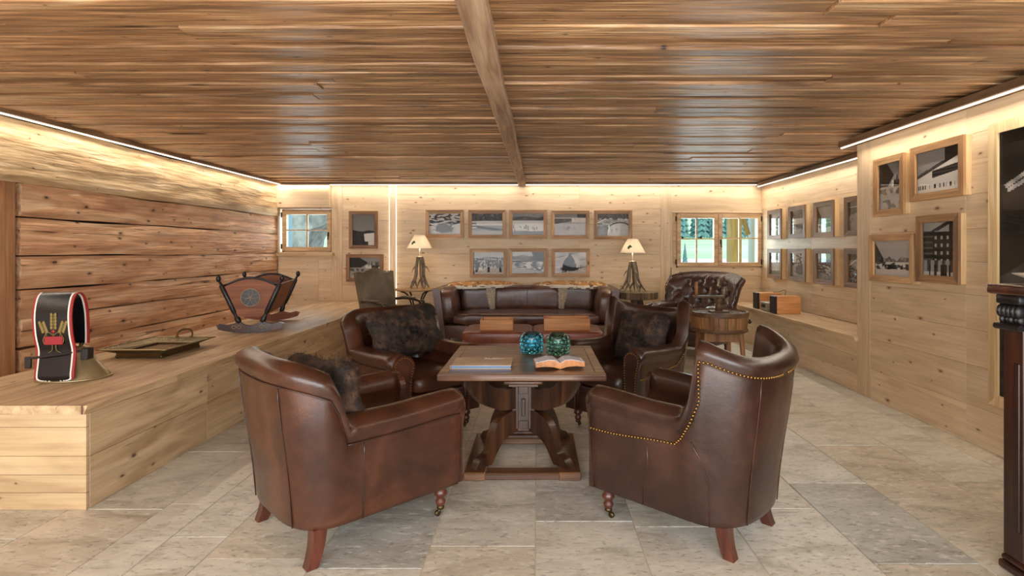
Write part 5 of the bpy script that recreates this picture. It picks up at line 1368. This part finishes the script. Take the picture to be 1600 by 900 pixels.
# ------------------------------------------------------------------ cradle
cr_ = thing('rocking_cradle', 'small carved wooden doll cradle on rockers at the far part of the bench', 'cradle', (-2.92, 5.90, BZ), math.radians(15))
for e_, yy in enumerate((-.5, .5)):
    ol = [(x_, .018+.55*x_*x_*1.0-.0) for x_ in [(-.28+.56*i/16) for i in range(17)]]
    topo = [(.30, .085), (.26, .10), (.2, .085), (.15, .095), (.10, .12), (.06, .085), (0, .07), (-.06, .085), (-.10, .12), (-.15, .095), (-.2, .085), (-.26, .10), (-.30, .085)]
    bm = BM(); prism(bm, [(a, max(0, b-.018)) for a, b in ol]+topo, yy-.018, yy+.018); rk_ = obj('rocker', bm, wd_dark if e_ == 0 else wd_cradle, cr_)
    bm = BM()
    if e_ == 0:
        for s in (-1, 1):
            for k in range(2): tube(bm, [(s*(.10+.045*k)+.018*math.cos(a_*PI/5), yy-.0185, .062+.016*math.sin(a_*PI/5)) for a_ in range(10)], .002, 4, True)
        obj('scroll_inlay', bm, flat('cream_inlay', hexc(176,152,112), .6), rk_)
    for s in (-1, 1):
        bm = BM(); b0, t0 = Vector((s*.10, yy, .10)), Vector((s*.27, yy, .50))
        tube(bm, [b0+(t0-b0)*k for k in (0, .04, .12, .16, .22, .26, .9, .94, 1)], [.02, .026, .026, .016, .016, .024, .024, .012, .012], 10)
        sellip(bm, t0+Vector((s*.012, 0, .03)), (.023, .023, .034), 1, 1, 12, 8); obj('corner_post', bm, paint_black, cr_, True)
    top = [(.235-.47*i/14, .47+.075*math.sin(PI*i/14)) for i in range(15)]
    ol = [(-.11, .16), (.11, .16)]+top
    bm = BM(); prism(bm, ol, yy-.009, yy+.009); ep = obj('end_panel', bm, wd_cradle, cr_)
    bm = BM(); tube(bm, [(a*1.0, yy-.010, b-.008) for a, b in top], .012, 6); obj('top_moulding', bm, paint_black, ep, True)
    if e_ == 0:
        bm = BM(); lathe(bm, [(.085, 0), (.085, .006)], 30, M=Matrix.Translation((0, yy-.009, .345))@Matrix.Rotation(PI/2, 4, 'X')); ro = obj('rosette', bm, paint_black, ep)
        bm = BM(); tube(bm, [(.085*math.cos(2*PI*i/30), yy-.016, .345+.085*math.sin(2*PI*i/30)) for i in range(30)], .003, 5, True)
        for k in range(5):
            a = 2*PI*k/5+.3
            for s in (-1, 1): tube(bm, spline([(0, yy-.017, .345), (.045*math.cos(a+s*.45), yy-.017, .345+.045*math.sin(a+s*.45)), (.08*math.cos(a+s*.2), yy-.017, .345+.08*math.sin(a+s*.2))], 4), .002, 4)
        # motif and lines
        for m_ in (0,): pass
        obj('rosette_line', bm, flat('cream_line', hexc(170,150,116), .6), ep, True)
for s in (-1, 1):
    bm = BM(); q = [Vector((s*.11, -.5, .17)), Vector((s*.235, -.5, .47)), Vector((s*.235, .5, .47)), Vector((s*.11, .5, .17))]
    a = [bm.verts.new(p) for p in q]; b = [bm.verts.new(p+Vector((s*.014, 0, -.004))) for p in q]
    bm.faces.new(a); bm.faces.new(b[::-1])
    for i in range(4): bm.faces.new((a[i], a[(i+1)%4], b[(i+1)%4], b[i]))
    obj('side_panel', bm, wd_cradle, cr_)
bm = BM(); box(bm, -.11, .11, -.49, .49, .165, .18); obj('bottom_board', bm, wd_cradle, cr_)
# ------------------------------------------------------------------ carved cabinet, right foreground
cb = thing('carved_cabinet', 'dark carved wooden cabinet with bracket capital at the right edge of the room', 'cabinet', (1.99, 2.38, 0))
def cbx(name, x0, x1, y0, y1, z0, z1, bev=.004, mat=None, par=None, segs=1):
    bm = BM(); box(bm, x0, x1, -y1, -y0, z0, z1, bev, segs=segs); return obj(name, bm, mat or wd_dark, par or cb)
bm = BM(); box(bm, -.06, .62, -1.25, .02, 1.165, 1.208, .012, segs=3); obj('cabinet_top', bm, wd_dark, cb, math.radians(40))
cbx('carcass', .035, .58, 0.01, 1.18, .05, 1.165)
cbx('plinth', -.02, .60, -.008, 1.22, 0, .035, .008); cbx('plinth', -.01, .59, -.004, 1.21, .035, .06, .008)
for k in range(3):
    y0 = .0+k*.55
    cbx('pilaster', 0, .05, y0, y0+.10, .06, 1.02, .003)
    cbx('pilaster_fluting', -.006, .002, y0+.055, y0+.085, .18, .88, .003)
    # carved bracket: abacus, leafy scroll, roll
    bm = BM(); box(bm, -.035, .05, -(y0+.12), -y0+.0, 1.125, 1.166, .006)
    for a in range(5):
        yy = -(y0+.012+.022*a)
        sellip(bm, (-.012, yy, 1.095), (.026, .014, .03), .9, .9, 10, 8); sellip(bm, (-.004+.006*(a % 2), yy, 1.06), (.022, .012, .022), .9, .9, 10, 8)
    tube(bm, [(-.028, -(y0-.004), 1.03), (-.028, -(y0+.12), 1.03)], .014, 10); box(bm, 0, .05, -(y0+.11), -y0, 1.02, 1.13)
    obj('bracket_capital', bm, paint_black, cb, math.radians(50))
for k in range(2):
    y0 = .10+k*.55
    d_ = cbx('door', .02, .04, y0+.01, y0+.44, .09, 1.0, .003)
    for q in ((y0+.05, y0+.40, .14, .50), (y0+.05, y0+.40, .56, .95)): cbx('door_panel', .008, .022, q[0], q[1], q[2], q[3], .008, par=d_)
    bm = BM(); sellip(bm, (.004, -(y0+.40), .55), (.014, .014, .014), 1, 1, 12, 8); obj('knob', bm, brass_d, d_, True)
    cbx('frieze', .01, .04, y0+.01, y0+.44, 1.04, 1.16, .004)
bm = BM(); lathe(bm, [(.001, .004), (.05, 0), (.055, .004), (.07, .02), (.125, .042), (.128, .046), (.07, .028), (.05, .012), (.001, .010)], 36, (2.10, 2.27, 1.208), cap=False)
tag(obj('shallow_dish', bm, flat('cream_ceramic', hexc(210,200,176), .3), None, True), 'shallow cream ceramic dish on the carved cabinet', 'dish')
for nm_ in ('leather_armchair', 'wing_armchair'): pass
